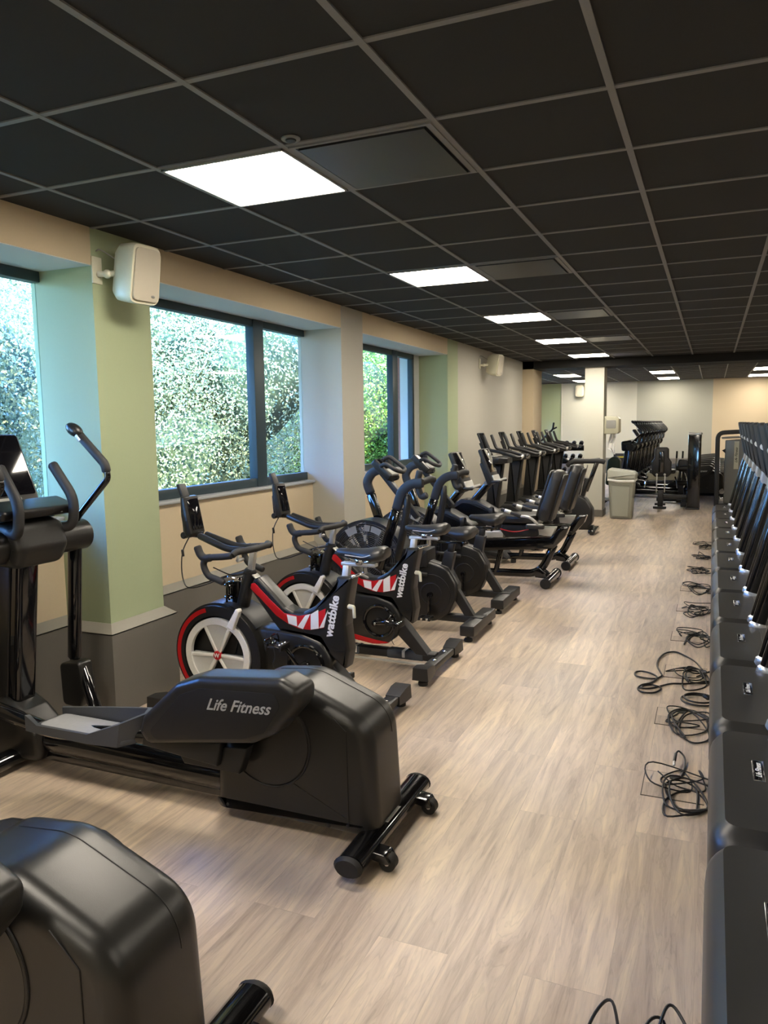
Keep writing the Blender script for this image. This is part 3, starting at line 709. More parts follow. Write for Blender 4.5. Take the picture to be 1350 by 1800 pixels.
# ================================================================== race-style indoor bikes
def make_wattbike(label, up, dy):
    Y0 = 3.62; r = thing('indoor_bike', label, 'exercise bike', (-1.60, Y0, 0), 'indoor bikes with white fan flywheels')
    yn = 3.535                                   # near side of the frame
    # base
    part('base_beam', r, 'black', Box(-2.78, -1.62, Y0-.04, Y0+.04, .06, .112, .008))
    part('wrap', r, 'tape', Box(-2.62, -2.16, Y0-.043, Y0+.043, .057, .115, .01), Box(-1.96, -1.70, Y0-.043, Y0+.043, .057, .115, .01), label='clear plastic wrapping')
    part('wrap_tape', r, 'white', Box(-2.2, -2.18, Y0-.045, Y0+.03, .07, .117, .003), Box(-1.85, -1.828, Y0-.045, Y0+.03, .07, .117, .003), label='white tape')
    part('lower_stripe', r, 'silver', Tube([(-2.7, Y0-.06, .045), (-1.64, Y0-.06, .045)], .008, 8))  # pale stripe below the beam, built as a thin silver tube
    for x, nm in ((-1.60, 'rear'), (-2.80, 'front')):
        f = part(nm+'_foot', r, 'frame', Box(x-.04, x+.035, Y0-.2, Y0+.2, .05, .095, .008),
             *[Loft([[(x-.045, Y0+s*.2, .045), (x+.04, Y0+s*.2, .045), (x+.04, Y0+s*.2, .095), (x-.045, Y0+s*.2, .095)],
                     [(x-.055, Y0+s*.29, .04), (x+.05, Y0+s*.29, .04), (x+.045, Y0+s*.29, .118), (x-.05, Y0+s*.29, .118)],
                     [(x-.055, Y0+s*.36, .04), (x+.05, Y0+s*.36, .04), (x+.045, Y0+s*.36, .118), (x-.05, Y0+s*.36, .118)]]) for s in (-1, 1)])
        part('bolt', f, 'chrome', *[Ball((x, Y0+s*.1, .098), .014, .014, .008, 10) for s in (-1, 1)])
        for s in (-1, 1):
            part('levelling_foot', f, 'rubber', Cyl((x, Y0+s*.315, 0), (x, Y0+s*.315, .025), .03), Cyl((x, Y0+s*.315, .02), (x, Y0+s*.315, .05), .012))
    # rear strut from the foot up to the crank case
    part('rear_strut', r, 'frame', Prism([(-1.66, .10), (-1.75, .10), (-1.99, .33), (-1.93, .42)], Y0-.045, Y0+.045, .008))
    # crank case
    cc = part('crank_case', r, 'shell', Prism(rnd([(-2.42, .50), (-2.02, .475), (-1.90, .44), (-1.84, .34), (-1.87, .22), (-1.95, .155), (-2.05, .15), (-2.5, .2)], [.01, .1, .08, .08, .08, .06, .05, .01], 6), yn+.02, Y0+.07, .018, 3))
    part('red_stripe', cc, 'red', Prism([(-2.45, .208), (-2.45, .255), (-2.1, .19), (-1.98, .175), (-1.93, .17), (-2.0, .155), (-2.05, .152)], yn+.0165, yn+.021, .001), label='red lower stripe')
    part('case_ring', cc, 'gloss', Torus((-2.0, yn+.017, .31), .105, .012, n=40))
    part('case_seam', cc, 'black', Tube([(-2.25, yn+.019, .46), (-2.25, yn+.019, .24)], .002, 6))
    # cranks and pedals
    a = R(up); cx, cz = -2.0, .31
    for s, ang in ((-1, a), (1, a+math.pi)):
        yc = Y0-.13 if s < 0 else Y0+.12
        px_, pz_ = cx+.165*math.cos(ang), cz+.165*math.sin(ang)
        k = part('crank_arm', r, 'gloss', Tube([(cx, yc, cz), (px_, yc-.01*(-s), pz_)], .014, 10, r2=.01), Cyl((cx, yn, cz), (cx, yc-.008, cz), .024, 18))
        part('crank_bolt', k, 'chrome', Cyl((cx, yc-.016, cz), (cx, yc, cz), .009, 10))
        yp = yc+s*.06
        pd = part('pedal', r, 'black', Box(px_-.05, px_+.05, yp-.045, yp+.045, pz_-.006, pz_+.006, .004), Box(px_-.05, px_-.036, yp-.05, yp+.05, pz_-.016, pz_+.016, .004), Box(px_+.036, px_+.05, yp-.05, yp+.05, pz_-.016, pz_+.016, .004), Cyl((px_, yc, pz_), (px_, yp, pz_), .012, 12))
        part('cleat', pd, 'chrome', *[Ball((px_+dx_, yp+dy_, pz_+.014), .008, .008, .005, 8) for dx_ in (-.03, .03) for dy_ in (-.03, .0, .03)])
        part('toe_cage', pd, 'gloss', Tube(bend([(px_+.04, yp-.04, pz_), (px_-.06, yp-.04, pz_+.03), (px_-.06, yp+.04, pz_+.03), (px_+.04, yp+.04, pz_)], .02), .005, 8), Tube(bend([(px_-.01, yp-.04, pz_+.01), (px_-.02, yp-.035, pz_+.06), (px_-.02, yp+.035, pz_+.06), (px_-.01, yp+.04, pz_+.01)], .02), .005, 8))
        part('strap', pd, 'rubber', Tube(cat([(px_, yp-.04, pz_), (px_+.02, yp-.06, pz_-.04), (px_+.0, yp-.05, pz_-.09), (px_+.015, yp-.05, pz_-.12)]), .007, 6, r2=.002))
    # flywheel with shroud
    wx, wz = -2.54, .32
    yf = 3.50
    sh = part('flywheel_shroud', r, 'shell', Ring((wx, wz), .235, .285, yf, yf+.25, 64), Ring((wx, wz), .0, .24, yf+.06, yf+.08, 48), Ring((wx, wz), .0, .25, yf+.235, yf+.248, 48))
    part('rim_stripe', sh, 'red', Ring((wx, wz), .252, .276, yf-.002, yf+.002, 40, 105, 235), label='red arc on the rim')
    part('rim_face', sh, 'black', Ring((wx, wz), .228, .283, yf-.0005, yf+.01, 64))
    part('mudguard', sh, 'frame', Ring((wx, wz), .283, .296, yf+.03, yf+.22, 40, 35, 150))
    fl = part('flywheel', r, 'white', Ring((wx, wz), .178, .215, yf-.004, yf+.02, 64), label='white spoked air wheel')
    for a0 in (60, 180, 300):
        part('blade', fl, 'pearl', (lambda a0: (lambda bm: Loft([[(wx+q*math.cos(R(t)), yf+yy_, wz+q*math.sin(R(t))) for t in (a0, a0+12, a0+30, a0+48, a0+60)] + [(wx+q*math.cos(R(t)), yf+.045, wz+q*math.sin(R(t))) for t in (a0+60, a0+48, a0+30, a0+12, a0)] for q, yy_ in ((.012, .012), (.1, .018), (.182, .006))])(bm)))(a0))
        part('spoke', fl, 'white', *[Tube([(wx+.01*math.cos(R(t)), yf+.004, wz+.01*math.sin(R(t))), (wx+.19*math.cos(R(t)), yf+.006, wz+.19*math.sin(R(t)))], .011, 8, r2=.006) for t in (a0+3, a0+57)])
    part('fin', fl, 'white', Prism(rnd([(wx+.085, wz+.18), (wx+.125, wz+.16), (wx+.172, wz+.27), (wx+.166, wz+.285), (wx+.15, wz+.285)], .008), yf-.03, yf+.01, .006), label='white lever standing above the wheel')
    hb = part('hub', fl, 'red', Cyl((wx, yf-.008, wz), (wx, yf+.02, wz), .026, 24), label='red hub cap')
    text('hub_mark', fl, 'ink', 'W', .034, Mx((wx, yf-.0095, wz), (1, 0, 0), (0, 0, 1)), bold=.001)
    part('damper_marks', sh, 'ink2', *[Ring((wx, wz), .2865, .287, yf+.10+.018*i, yf+.11+.018*i, 4, 20-7*i, 30-4*i) for i in range(3)])
    # frame
    top = [(-2.329, 0.759), (-2.298, 0.773), (-2.199, 0.684), (-2.129, 0.617), (-2.080, 0.596), (-2.016, 0.597), (-1.949, 0.635), (-1.885, 0.696), (-1.829, 0.749), (-1.811, 0.806)]
    bot = [(-1.721, 0.811), (-1.747, 0.674), (-1.763, 0.542), (-1.746, 0.404), (-1.768, 0.299), (-1.872, 0.381), (-1.922, 0.458), (-2.048, 0.461), (-2.170, 0.478), (-2.219, 0.532), (-2.293, 0.622), (-2.360, 0.708)]
    fr = part('frame', r, 'shell', Prism(rnd(top+bot, .012, 3), Y0-.055, Y0+.055, .02, 4))
    yb = Y0-.056
    part('red_panel', fr, 'red', Prism([(-2.341, 0.735), (-2.318, 0.740), (-2.215, 0.648), (-2.134, 0.584), (-2.045, 0.576), (-1.950, 0.597), (-1.876, 0.631), (-1.889, 0.524), (-1.973, 0.505), (-2.047, 0.506), (-2.114, 0.529), (-2.185, 0.567), (-2.274, 0.647), (-2.345, 0.706)], yb-.0015, yb+.003, .0005), label='red side graphic')
    for poly in ([(-2.116, 0.578), (-2.057, 0.572), (-2.054, 0.517), (-2.107, 0.529)], [(-2.001, 0.583), (-1.971, 0.593), (-2.017, 0.506), (-2.052, 0.515)], [(-1.968, 0.592), (-1.921, 0.621), (-1.920, 0.518), (-1.970, 0.507)], [(-1.863, 0.623), (-1.889, 0.527), (-1.917, 0.520)]):
        part('letter_stroke', fr, 'ink', Prism(poly, yb-.003, yb+.003, .0003), label='white W graphic stroke')
    p0 = [(-1.859, 0.492), (-1.817, 0.692)]
    d = Vector((p0[1][0]-p0[0][0], 0, p0[1][1]-p0[0][1])); c_ = ((p0[0][0]+p0[1][0])/2, yb-.0012, (p0[0][1]+p0[1][1])/2)
    text('lettering', fr, 'ink', 'wattbike', .067, Mx(c_, d, (-d.z, 0, d.x)), bold=.0022)
    tl = [(-2.356, 0.768), (-2.172, 0.606)]
    T = Mx(((tl[0][0]+tl[1][0])/2, Y0, (tl[0][1]+tl[1][1])/2+.012), (tl[1][0]-tl[0][0], 0, tl[1][1]-tl[0][1]), (0, 1, 0))
    part('lettering_plate', fr, 'silver', Rot(Box(-.12, .12, -.028, .028, -.004, .004, .004), T), label='pale plate in place of top tube lettering')  # plain plate stands in for the pale lettering on this tube
    # head tube, stem post, bottle cage
    ht = [(-2.377, 0.806), (-2.443, 0.570)]
    part('head_tube', r, 'frame', Tube([(ht[1][0], Y0, ht[1][1]), (ht[0][0], Y0, ht[0][1])], .042, 16, r2=.036))
    part('stem_post', r, 'silver', Tube([(ht[0][0], Y0, ht[0][1]-.02), (ht[0][0]+.02, Y0, ht[0][1]+.10)], .017, 12, rect=True))
    bx_, bz_ = ht[1][0]-.035, ht[1][1]+.09
    part('bottle_cage', r, 'gloss', *[Tube([(bx_-.035, Y0-.05+.025*i, bz_-.06+.02*i), (bx_-.03, Y0-.05+.02*i, bz_+.07)], .006, 6) for i in range(4)], Torus((bx_-.03, Y0-.01, bz_+.05), .038, .006, 'z', 20), Torus((bx_-.03, Y0-.01, bz_-.02), .038, .006, 'z', 20), Box(bx_-.02, bx_+.03, Y0-.02, Y0+.02, bz_-.08, bz_+.07, .005))
    part('clamp_lever', r, 'chrome', Tube([(ht[0][0]-.05, Y0-.05, ht[0][1]-.05), (ht[0][0]-.11, Y0-.07, ht[0][1]-.04)], .007, 8), Cyl((ht[0][0]-.04, Y0-.055, ht[0][1]-.05), (ht[0][0]-.04, Y0+.0, ht[0][1]-.05), .012, 12))
    hx, hz = ht[0][0]+.02, ht[0][1]+.10
    part('stem_slider', r, 'silver', Box(hx-.16, hx+.04, Y0-.018, Y0+.018, hz, hz+.018, .005), Tube([(hx-.09, Y0, hz), (hx-.095, Y0-.02, hz-.05)], .007, 8), Cyl((hx-.09, Y0-.03, hz-.052), (hx-.09, Y0+.03, hz-.052), .011, 12))
    # handlebar: near and far drop, hoods, aero rests
    bz = hz+.028
    N = [(-2.184, 0.973), (-2.267, 0.933), (-2.391, 0.909), (-2.518, 0.893), (-2.550, 0.856), (-2.523, 0.798), (-2.468, 0.778), (-2.420, 0.762)]
    H = [(-2.495, 0.897), (-2.541, 0.892), (-2.570, 0.912), (-2.589, 0.956)]
    AB = [(-2.363, 0.920), (-2.496, 0.920), (-2.700, 0.986)]
    def bar(pts, y): return [(q[0], y, q[1]) for q in pts]
    cx_, cz_ = [(-2.318, 0.932)][0]; n1 = [(-2.362, 0.914)][0]; N[1] = n1; N[2] = [(-2.421, 0.905)][0]
    hbz = part('handlebar', r, 'grip', Tube(bend([(n1[0], Y0-.20, n1[1]), (cx_-.045, Y0-.165, cz_-.004), (cx_, Y0-.09, cz_), (cx_+.005, Y0, cz_), (cx_, Y0+.09, cz_), (cx_-.05, Y0+.17, cz_-.004), (n1[0], Y0+.20, n1[1])], .06), .019, 12))
    for s in (-1, 1):
        y = Y0+s*.20
        part('drop', hbz, 'grip', Tube(cat(bar(N[1:], y)), .0185, 12))
        part('hood', hbz, 'grip', Tube(cat(bar(H, y)), .022, 12, rr=None))
        part('aero_bar', hbz, 'frame', Tube(bend([(AB[0][0], Y0+s*.06, AB[0][1]), (AB[1][0], Y0+s*.05, AB[1][1]), (AB[2][0], Y0+s*.03, AB[2][1])], .05), .0195, 12))
    dx_ = [(-2.745, 1.037)][0][0]+2.835
    part('brake_cable', hbz, 'cable', Tube(cat([(N[3][0]+.03, Y0-.2, N[3][1]-.05), (N[3][0]+.12, Y0-.14, N[3][1]-.10), (N[3][0]+.2, Y0-.08, N[3][1]-.08), (-2.48, Y0-.05, bz-.16)]), .0035, 6), Tube(cat([(-2.84+dx_, Y0-.02, bz+.08), (-2.89+dx_, Y0-.06, bz-.05), (-2.86+dx_, Y0-.10, bz-.2), (-2.7, Y0-.1, bz-.24), (-2.5, Y0-.04, bz-.17)]), .0035, 6))
    part('cable_clip', hbz, 'cable', Tube([(-2.89+dx_, Y0-.06, bz-.03), (-2.885+dx_, Y0-.06, bz-.07)], .008, 8))
    # display
    X = lambda v: v+dx_
    zb = AB[2][1]-.012-.075
    con = part('display', r, 'shell', Prism(rnd([(X(-2.865), zb+.085), (X(-2.83), zb+.075), (X(-2.815), zb+.10), (X(-2.858), zb+.31), (X(-2.888), zb+.315), (X(-2.888), zb+.20)], .01), Y0-.066, Y0+.066, .01, 3), Prism(rnd([(X(-2.905), zb+.09), (X(-2.86), zb+.085), (X(-2.88), zb+.28), (X(-2.915), zb+.22)], .01), Y0-.03, Y0+.03, .01, 3), Cyl((X(-2.89), Y0-.05, zb+.085), (X(-2.89), Y0+.05, zb+.085), .02, 18), Tube([(AB[2][0], Y0, AB[2][1]), (X(-2.86), Y0, zb+.09)], .02, 10))
    d = Vector((-.043, 0, .20)).normalized()
    part('screen', con, 'screen', Rot(Prism(rnd([(-.05, -.09), (.05, -.09), (.05, .09), (-.05, .09)], .01), 0, .003, .001, axis='z'), Mx((X(-2.8355), Y0, zb+.207), (0, 1, 0), d)), label='glossy dark screen')
    part('tablet_holder', con, 'frame', Prism(rnd([(X(-2.885), zb+.29), (X(-2.865), zb+.30), (X(-2.90), zb+.385), (X(-2.92), zb+.38)], .006), Y0-.055, Y0+.005, .003))
    # seat
    st = [(-1.788, 0.768), (-1.769, 0.843)]
    sx_, sz_ = st[1]
    part('seat_collar', r, 'frame', Tube([(st[0][0]-.012, Y0, st[0][1]-.09), (st[0][0], Y0, st[0][1]+.0)], .045, 16, r2=.045))
    part('seat_post', r, 'silver', Tube([(st[0][0], Y0, st[0][1]-.03), (sx_, Y0, sz_+.03)], .019, 12, rect=True))
    part('seat_slider', r, 'silver', Box(sx_-.03, sx_+.17, Y0-.02, Y0+.02, sz_+.02, sz_+.04, .005))
    part('seat_lever', r, 'chrome', Cyl((sx_+.10, Y0, sz_-.02), (sx_+.10, Y0, sz_+.02), .014), Tube([(sx_+.10, Y0, sz_-.015), (sx_+.05, Y0-.06, sz_-.03)], .008, 10))
    part('post_knob', r, 'ivory', Cyl((st[0][0]+.03, Y0-.03, st[0][1]-.12), (st[0][0]+.075, Y0-.05, st[0][1]-.12), .013), Tube([(st[0][0]+.075, Y0-.05, st[0][1]-.115), (st[0][0]+.08, Y0-.055, st[0][1]-.175)], .009, 10), label='cream height knob')
    zz = sz_+.075
    secs = []
    for x, wd, z0, z1 in ((-.135, .014, .0, .03), (-.12, .024, -.01, .036), (-.04, .03, -.02, .038), (.03, .055, -.04, .042), (.09, .08, -.05, .052), (.135, .08, -.04, .06), (.155, .062, -.02, .052)):
        X = sx_+.075+x
        secs.append([(X, Y0+wd*math.cos(R(t)), zz+(z0+z1)/2+(z1-z0)/2*(math.sin(R(t)) if math.sin(R(t)) > 0 else math.sin(R(t))*(.55 if wd > .04 else 1))) for t in range(0, 360, 20)])
    sd_ = part('saddle', r, 'vinyl', Loft(secs), sharp=60)
    part('saddle_trim', sd_, 'ink2', Tube(cat([(sx_+.0, Y0-.031, zz+.005), (sx_+.06, Y0-.038, zz+.002), (sx_+.12, Y0-.066, zz+.005), (sx_+.17, Y0-.08, zz+.02)]), .003, 6), label='pale saddle piping')
    part('saddle_rails', sd_, 'chrome', *[Tube(bend([(sx_-.02, Y0+s*.015, zz+.0), (sx_+.04, Y0+s*.022, zz-.03), (sx_+.12, Y0+s*.022, zz-.03), (sx_+.17, Y0+s*.04, zz)], .02), .004, 8) for s in (-1, 1)], Box(sx_+.06, sx_+.10, Y0-.03, Y0+.03, zz-.045, zz-.015, .005))
    ORG[0] = Vector((0, 0, 0)); r.location = (-1.60, Y0+dy, 0); return r
make_wattbike('indoor bike with white flywheel nearest the camera, partly behind the large elliptical housing', 128, 0)
make_wattbike('indoor bike with white flywheel farther along, its plastic-wrapped base beam in view', 8, 1.0)

# ================================================================== air bikes
def make_airbike(label):
    Y0 = 5.60; r = thing('air_bike', label, 'exercise bike', (-1.62, Y0, 0), 'air bikes with caged fans')
    # base
    part('base_beam', r, 'frame', Box(-2.85, -1.62, Y0-.04, Y0+.04, .075, .13, .008))
    for x, nm in ((-1.62, 'rear'), (-2.85, 'front')):
        f = part(nm+'_foot', r, 'frame', Box(x-.055, x+.055, Y0-.31, Y0+.31, .045, .125, .01))
        part('foot_plate', f, 'black', Box(x-.05, x+.05, Y0-.06, Y0+.06, .126, .132, .004))
        for s in (-1, 1):
            part('levelling_foot', f, 'rubber', Cyl((x, Y0+s*.27, 0), (x, Y0+s*.27, .022), .032), Cyl((x, Y0+s*.27, .02), (x, Y0+s*.27, .05), .012))
    part('rear_strut', r, 'frame', Prism([(-1.64, .12), (-1.72, .12), (-1.88, .36), (-1.83, .42)], Y0-.03, Y0+.03, .006))
    # drive case, a rounded drum reaching forward
    dc = part('drive_case', r, 'shell', Prism(rnd([(-2.35, .53), (-2.02, .545), (-1.86, .50), (-1.78, .37), (-1.78, .27), (-1.84, .14), (-1.95, .075), (-2.05, .075), (-2.40, .12)], [.02, .12, .1, .1, .1, .1, .1, .05, .02], 6), Y0-.075, Y0+.065, .012, 3))
    part('case_edge', dc, 'frame', Prism(rnd([(-2.34, .535), (-2.02, .552), (-1.85, .505), (-1.773, .37), (-1.773, .3), (-1.80, .3), (-1.80, .37), (-1.87, .48), (-2.02, .525), (-2.34, .515)], .02, 4), Y0-.045, Y0+.045, .006))
    part('case_ring', dc, 'black', Torus((-1.98, Y0-.077, .29), .085, .005, n=36), Torus((-1.98, Y0-.077, .29), .155, .003, n=40, a0=-60, a1=100))
    cx, cz = -1.985, .285
    for s in (-1, 1):
        yc = Y0+s*.10
        px_, pz_ = cx+s*.01, cz+s*.165
        k = part('crank_arm', r, 'gloss', Tube([(cx, yc, cz), (px_, yc, pz_)], .014, 10, r2=.01), Cyl((cx, Y0+s*.06, cz), (cx, yc+s*.01, cz), .022, 16))
        yp = yc+s*.065
        pd = part('pedal', r, 'black', Box(px_-.05, px_-.038, yp-.045, yp+.045, pz_-.014, pz_+.014, .003), Box(px_+.038, px_+.05, yp-.045, yp+.045, pz_-.014, pz_+.014, .003), Box(px_-.045, px_+.045, yp-.045, yp-.033, pz_-.012, pz_+.012, .003), Box(px_-.045, px_+.045, yp+.033, yp+.045, pz_-.012, pz_+.012, .003), Box(px_-.012, px_+.012, yp-.04, yp+.04, pz_-.01, pz_+.01, .003))
        part('reflector', pd, 'chrome', *[Cyl((px_+dx_, yp-.048, pz_), (px_+dx_, yp-.043, pz_), .01, 10) for dx_ in (-.02, .025)])
    # seat tube
    part('seat_tube', r, 'frame', Prism(rnd([(-1.945, .40), (-1.855, .36), (-1.80, .62), (-1.885, .63)], .01), Y0-.032, Y0+.032, .008))
    part('seat_post', r, 'black', Tube([(-1.845, Y0, .60), (-1.83, Y0, .70)], .024, 12, rect=True))
    part('seat_rail', r, 'gloss', Box(-1.95, -1.70, Y0-.025, Y0+.025, .685, .70, .005), Cyl((-1.74, Y0-.05, .68), (-1.74, Y0+.05, .68), .01), Ball((-1.72, Y0-.05, .70), .018))
    secs = []
    for x, wd, z0, z1 in ((-.155, .02, .015, .04), (-.14, .035, .0, .052), (-.05, .06, -.015, .056), (.03, .10, -.045, .062), (.09, .125, -.04, .07), (.135, .12, -.02, .07), (.155, .09, .01, .055)):
        secs.append([(-1.80+x, Y0+wd*math.cos(R(t)), .755+(z0+z1)/2+(z1-z0)/2*math.sin(R(t))) for t in range(0, 360, 20)])
    part('saddle', r, 'vinyl', Loft(secs), sharp=70)
    # fan and cage
    fx, fz = -2.52, .52; rad = .33
    cg = part('fan_cage', r, 'fanring', *[Torus((fx, Y0+s*.125-s*.03*(q/rad)**2, fz), q, .0028, n=40, m=4) for s in (-1, 1) for q in [.06+.0145*i for i in range(18)]],
              *[Tube([(fx+.05*math.cos(R(t)), Y0+s*.128, fz+.05*math.sin(R(t))), (fx+.2*math.cos(R(t)), Y0+s*.114, fz+.2*math.sin(R(t))), (fx+.32*math.cos(R(t)), Y0+s*.097, fz+.32*math.sin(R(t)))], .004, 5) for s in (-1, 1) for t in range(0, 360, 30)])
    part('cage_band', cg, 'frame', Ring((fx, fz), .315, .335, Y0-.10, Y0+.10, 64))
    part('warning_sticker', cg, 'greyplastic', *[Ring((fx, fz), r0_, r1_, Y0-.129, Y0-.127+.0, 6, a0_, a1_) for r0_, r1_, a0_, a1_ in ((.25, .30, 60, 78), (.25, .30, 80, 90), (.24, .30, 105, 125), (.17, .22, 85, 92), (.16, .21, 120, 126))], label='grey warning stickers')
    fan = part('fan', r, 'black', Cyl((fx, Y0-.05, fz), (fx, Y0+.05, fz), .05), *[Rot(Prism([(.04, -.001), (.29, -.001), (.29, .002), (.04, .002)], -.06, .06, 0), Matrix.Translation((fx, Y0, fz)) @ Matrix.Rotation(R(30*i), 4, 'Y')) for i in range(12)], Ring((fx, fz), .28, .30, Y0-.06, Y0+.06, 32))
    part('fan_support', r, 'frame', Prism([(-2.56, .12), (-2.48, .12), (-2.50, .52), (-2.54, .52)], Y0-.12, Y0-.105, .003), Prism([(-2.56, .12), (-2.48, .12), (-2.50, .52), (-2.54, .52)], Y0+.105, Y0+.12, .003), Box(-2.7, -2.3, Y0-.12, Y0+.12, .12, .14, .005))
    # front mast: bends back over the fan towards the rider, display on top
    m1 = [(-2.417, 0.461), (-2.545, 0.862), (-2.605, 1.037)]
    m3 = [(-2.605, 1.037), (-2.634, 1.132), (-2.591, 1.208), (-2.519, 1.237), (-2.458, 1.238)]
    am = part('moving_arm', r, 'gloss', Tube([(a_, Y0+.2, b_) for a_, b_ in m1], .036, 14, r2=.02, rect=True, side=(1, 0, 0)))
    part('arm_top', am, 'frame', Tube(cat([(a_, Y0+.2, b_) for a_, b_ in m3]), .036, 14, r2=.02, rect=True, side=(1, 0, 0)))
    part('grip', am, 'grip', Tube(cat([(m3[-1][0]+.02, Y0+.18, m3[-1][1]+.1), (m3[-1][0]+.03, Y0+.18, m3[-1][1]+.02), (m3[-1][0]+.06, Y0+.15, m3[-1][1]-.06), (m3[-1][0]+.13, Y0+.12, m3[-1][1]-.05)]), .024, 12))
    part('pivot', r, 'frame', Cyl((-2.33, Y0-.21, .56), (-2.33, Y0+.21, .56), .022))
    m2 = [(-2.461, 1.286), (-2.278, 1.071), (-2.111, 0.877)]
    part('display_arm', r, 'frame', Tube([(a_, Y0, b_) for a_, b_ in m2], .022, 12, r2=.03, rect=True, side=(1, 0, 0)))
    mm_ = [(-2.451, 1.313), (-2.325, 1.197)]
    d = Vector((mm_[1][0]-mm_[0][0], 0, mm_[1][1]-mm_[0][1])).normalized(); nrm = Vector((-d.z, 0, d.x))
    if nrm.z < 0: nrm = -nrm
    c_ = Vector(((mm_[0][0]+mm_[1][0])/2, Y0, (mm_[0][1]+mm_[1][1])/2))
    T = Matrix(((d.x, 0, nrm.x, c_.x), (0, 1, 0, c_.y), (d.z, 0, nrm.z, c_.z), (0, 0, 0, 1)))
    con = part('display', r, 'shell', Rot(Box(-.10, .10, -.085, .085, -.03, .03, .012), T))
    part('screen', con, 'screen', Rot(Box(-.085, .02, -.065, .065, .029, .033, .002), T), label='dark display window')
    part('keys', con, 'greyplastic', Rot(Box(.03, .09, -.065, .065, .029, .034, .003), T))
    part('hand_loop', con, 'grip', Rot(Tube(bend([(-.09, .09, .02), (-.07, .10, .07), (.10, .10, .09), (.13, .0, .09), (.10, -.10, .09), (-.0, -.1, .07), (-.02, -.09, .02)], .04), .017, 10), T))
    # moving arms
    for s in (-1,):
        y = Y0+s*.20
        a_ = [(-2.362, 0.488), (-2.246, 0.851), (-2.212, 0.954)]; a2 = [(-2.212, 0.954), (-2.173, 1.073), (-2.130, 1.130), (-2.065, 1.162), (-1.992, 1.167)]
        pts = [(q[0], y, q[1]) for q in a_]
        am = part('moving_arm', r, 'gloss', Tube(pts, .036, 14, r2=.02, rect=True, side=(1, 0, 0)))
        part('arm_top', am, 'frame', Tube(cat([(q[0], y, q[1]) for q in a2]), .036, 14, r2=.02, rect=True, side=(1, 0, 0)))
        g = [(-2.026, 1.259), (-2.045, 1.165), (-2.028, 1.088), (-2.005, 1.063), (-1.969, 1.077)]
        part('grip', am, 'grip', Tube(cat([(q[0], y-s*.02, q[1]) for q in g]), .026, 12))
        g = [(-2.050, 1.156), (-1.986, 1.187), (-1.963, 1.183)]
        part('grip', am, 'grip', Tube(cat([(q[0]+.01, y+s*(-.02-.06*i), q[1]) for i, q in enumerate(g)]), .027, 12))
        part('arm_link', am, 'frame', Tube([(a_[0][0]+.01, y-s*.04, a_[0][1]), (-2.0, Y0+s*.11, .45)], .016, 10), Cyl((a_[0][0], y, a_[0][1]), (a_[0][0], Y0+s*.1, a_[0][1]), .02))
        q = [(-2.131, 1.074), (-2.127, 0.987), (-2.162, 0.788), (-2.217, 0.564)]
        part('arm_guard', am, 'shell', Tube([(v[0], y+.01, v[1]) for v in q], .022, 12, r2=.03))
    # shroud between fan and seat
    part('rear_shroud', r, 'black', Prism(rnd([(-2.30, .62), (-2.05, .66), (-2.02, .50), (-2.35, .40)], .03), Y0-.09, Y0+.08, .01), Prism(rnd([(-2.12, .50), (-2.12, .64), (-2.0, .64), (-2.0, .50)], .01), Y0-.10, Y0+.10, .01))
    ORG[0] = Vector((0, 0, 0)); return r
ab = make_airbike('caged-fan air bike directly behind the second indoor bike')
dup(ab, (-.01, .90, 0), 'caged-fan air bike farther back, next to the reclined bikes')

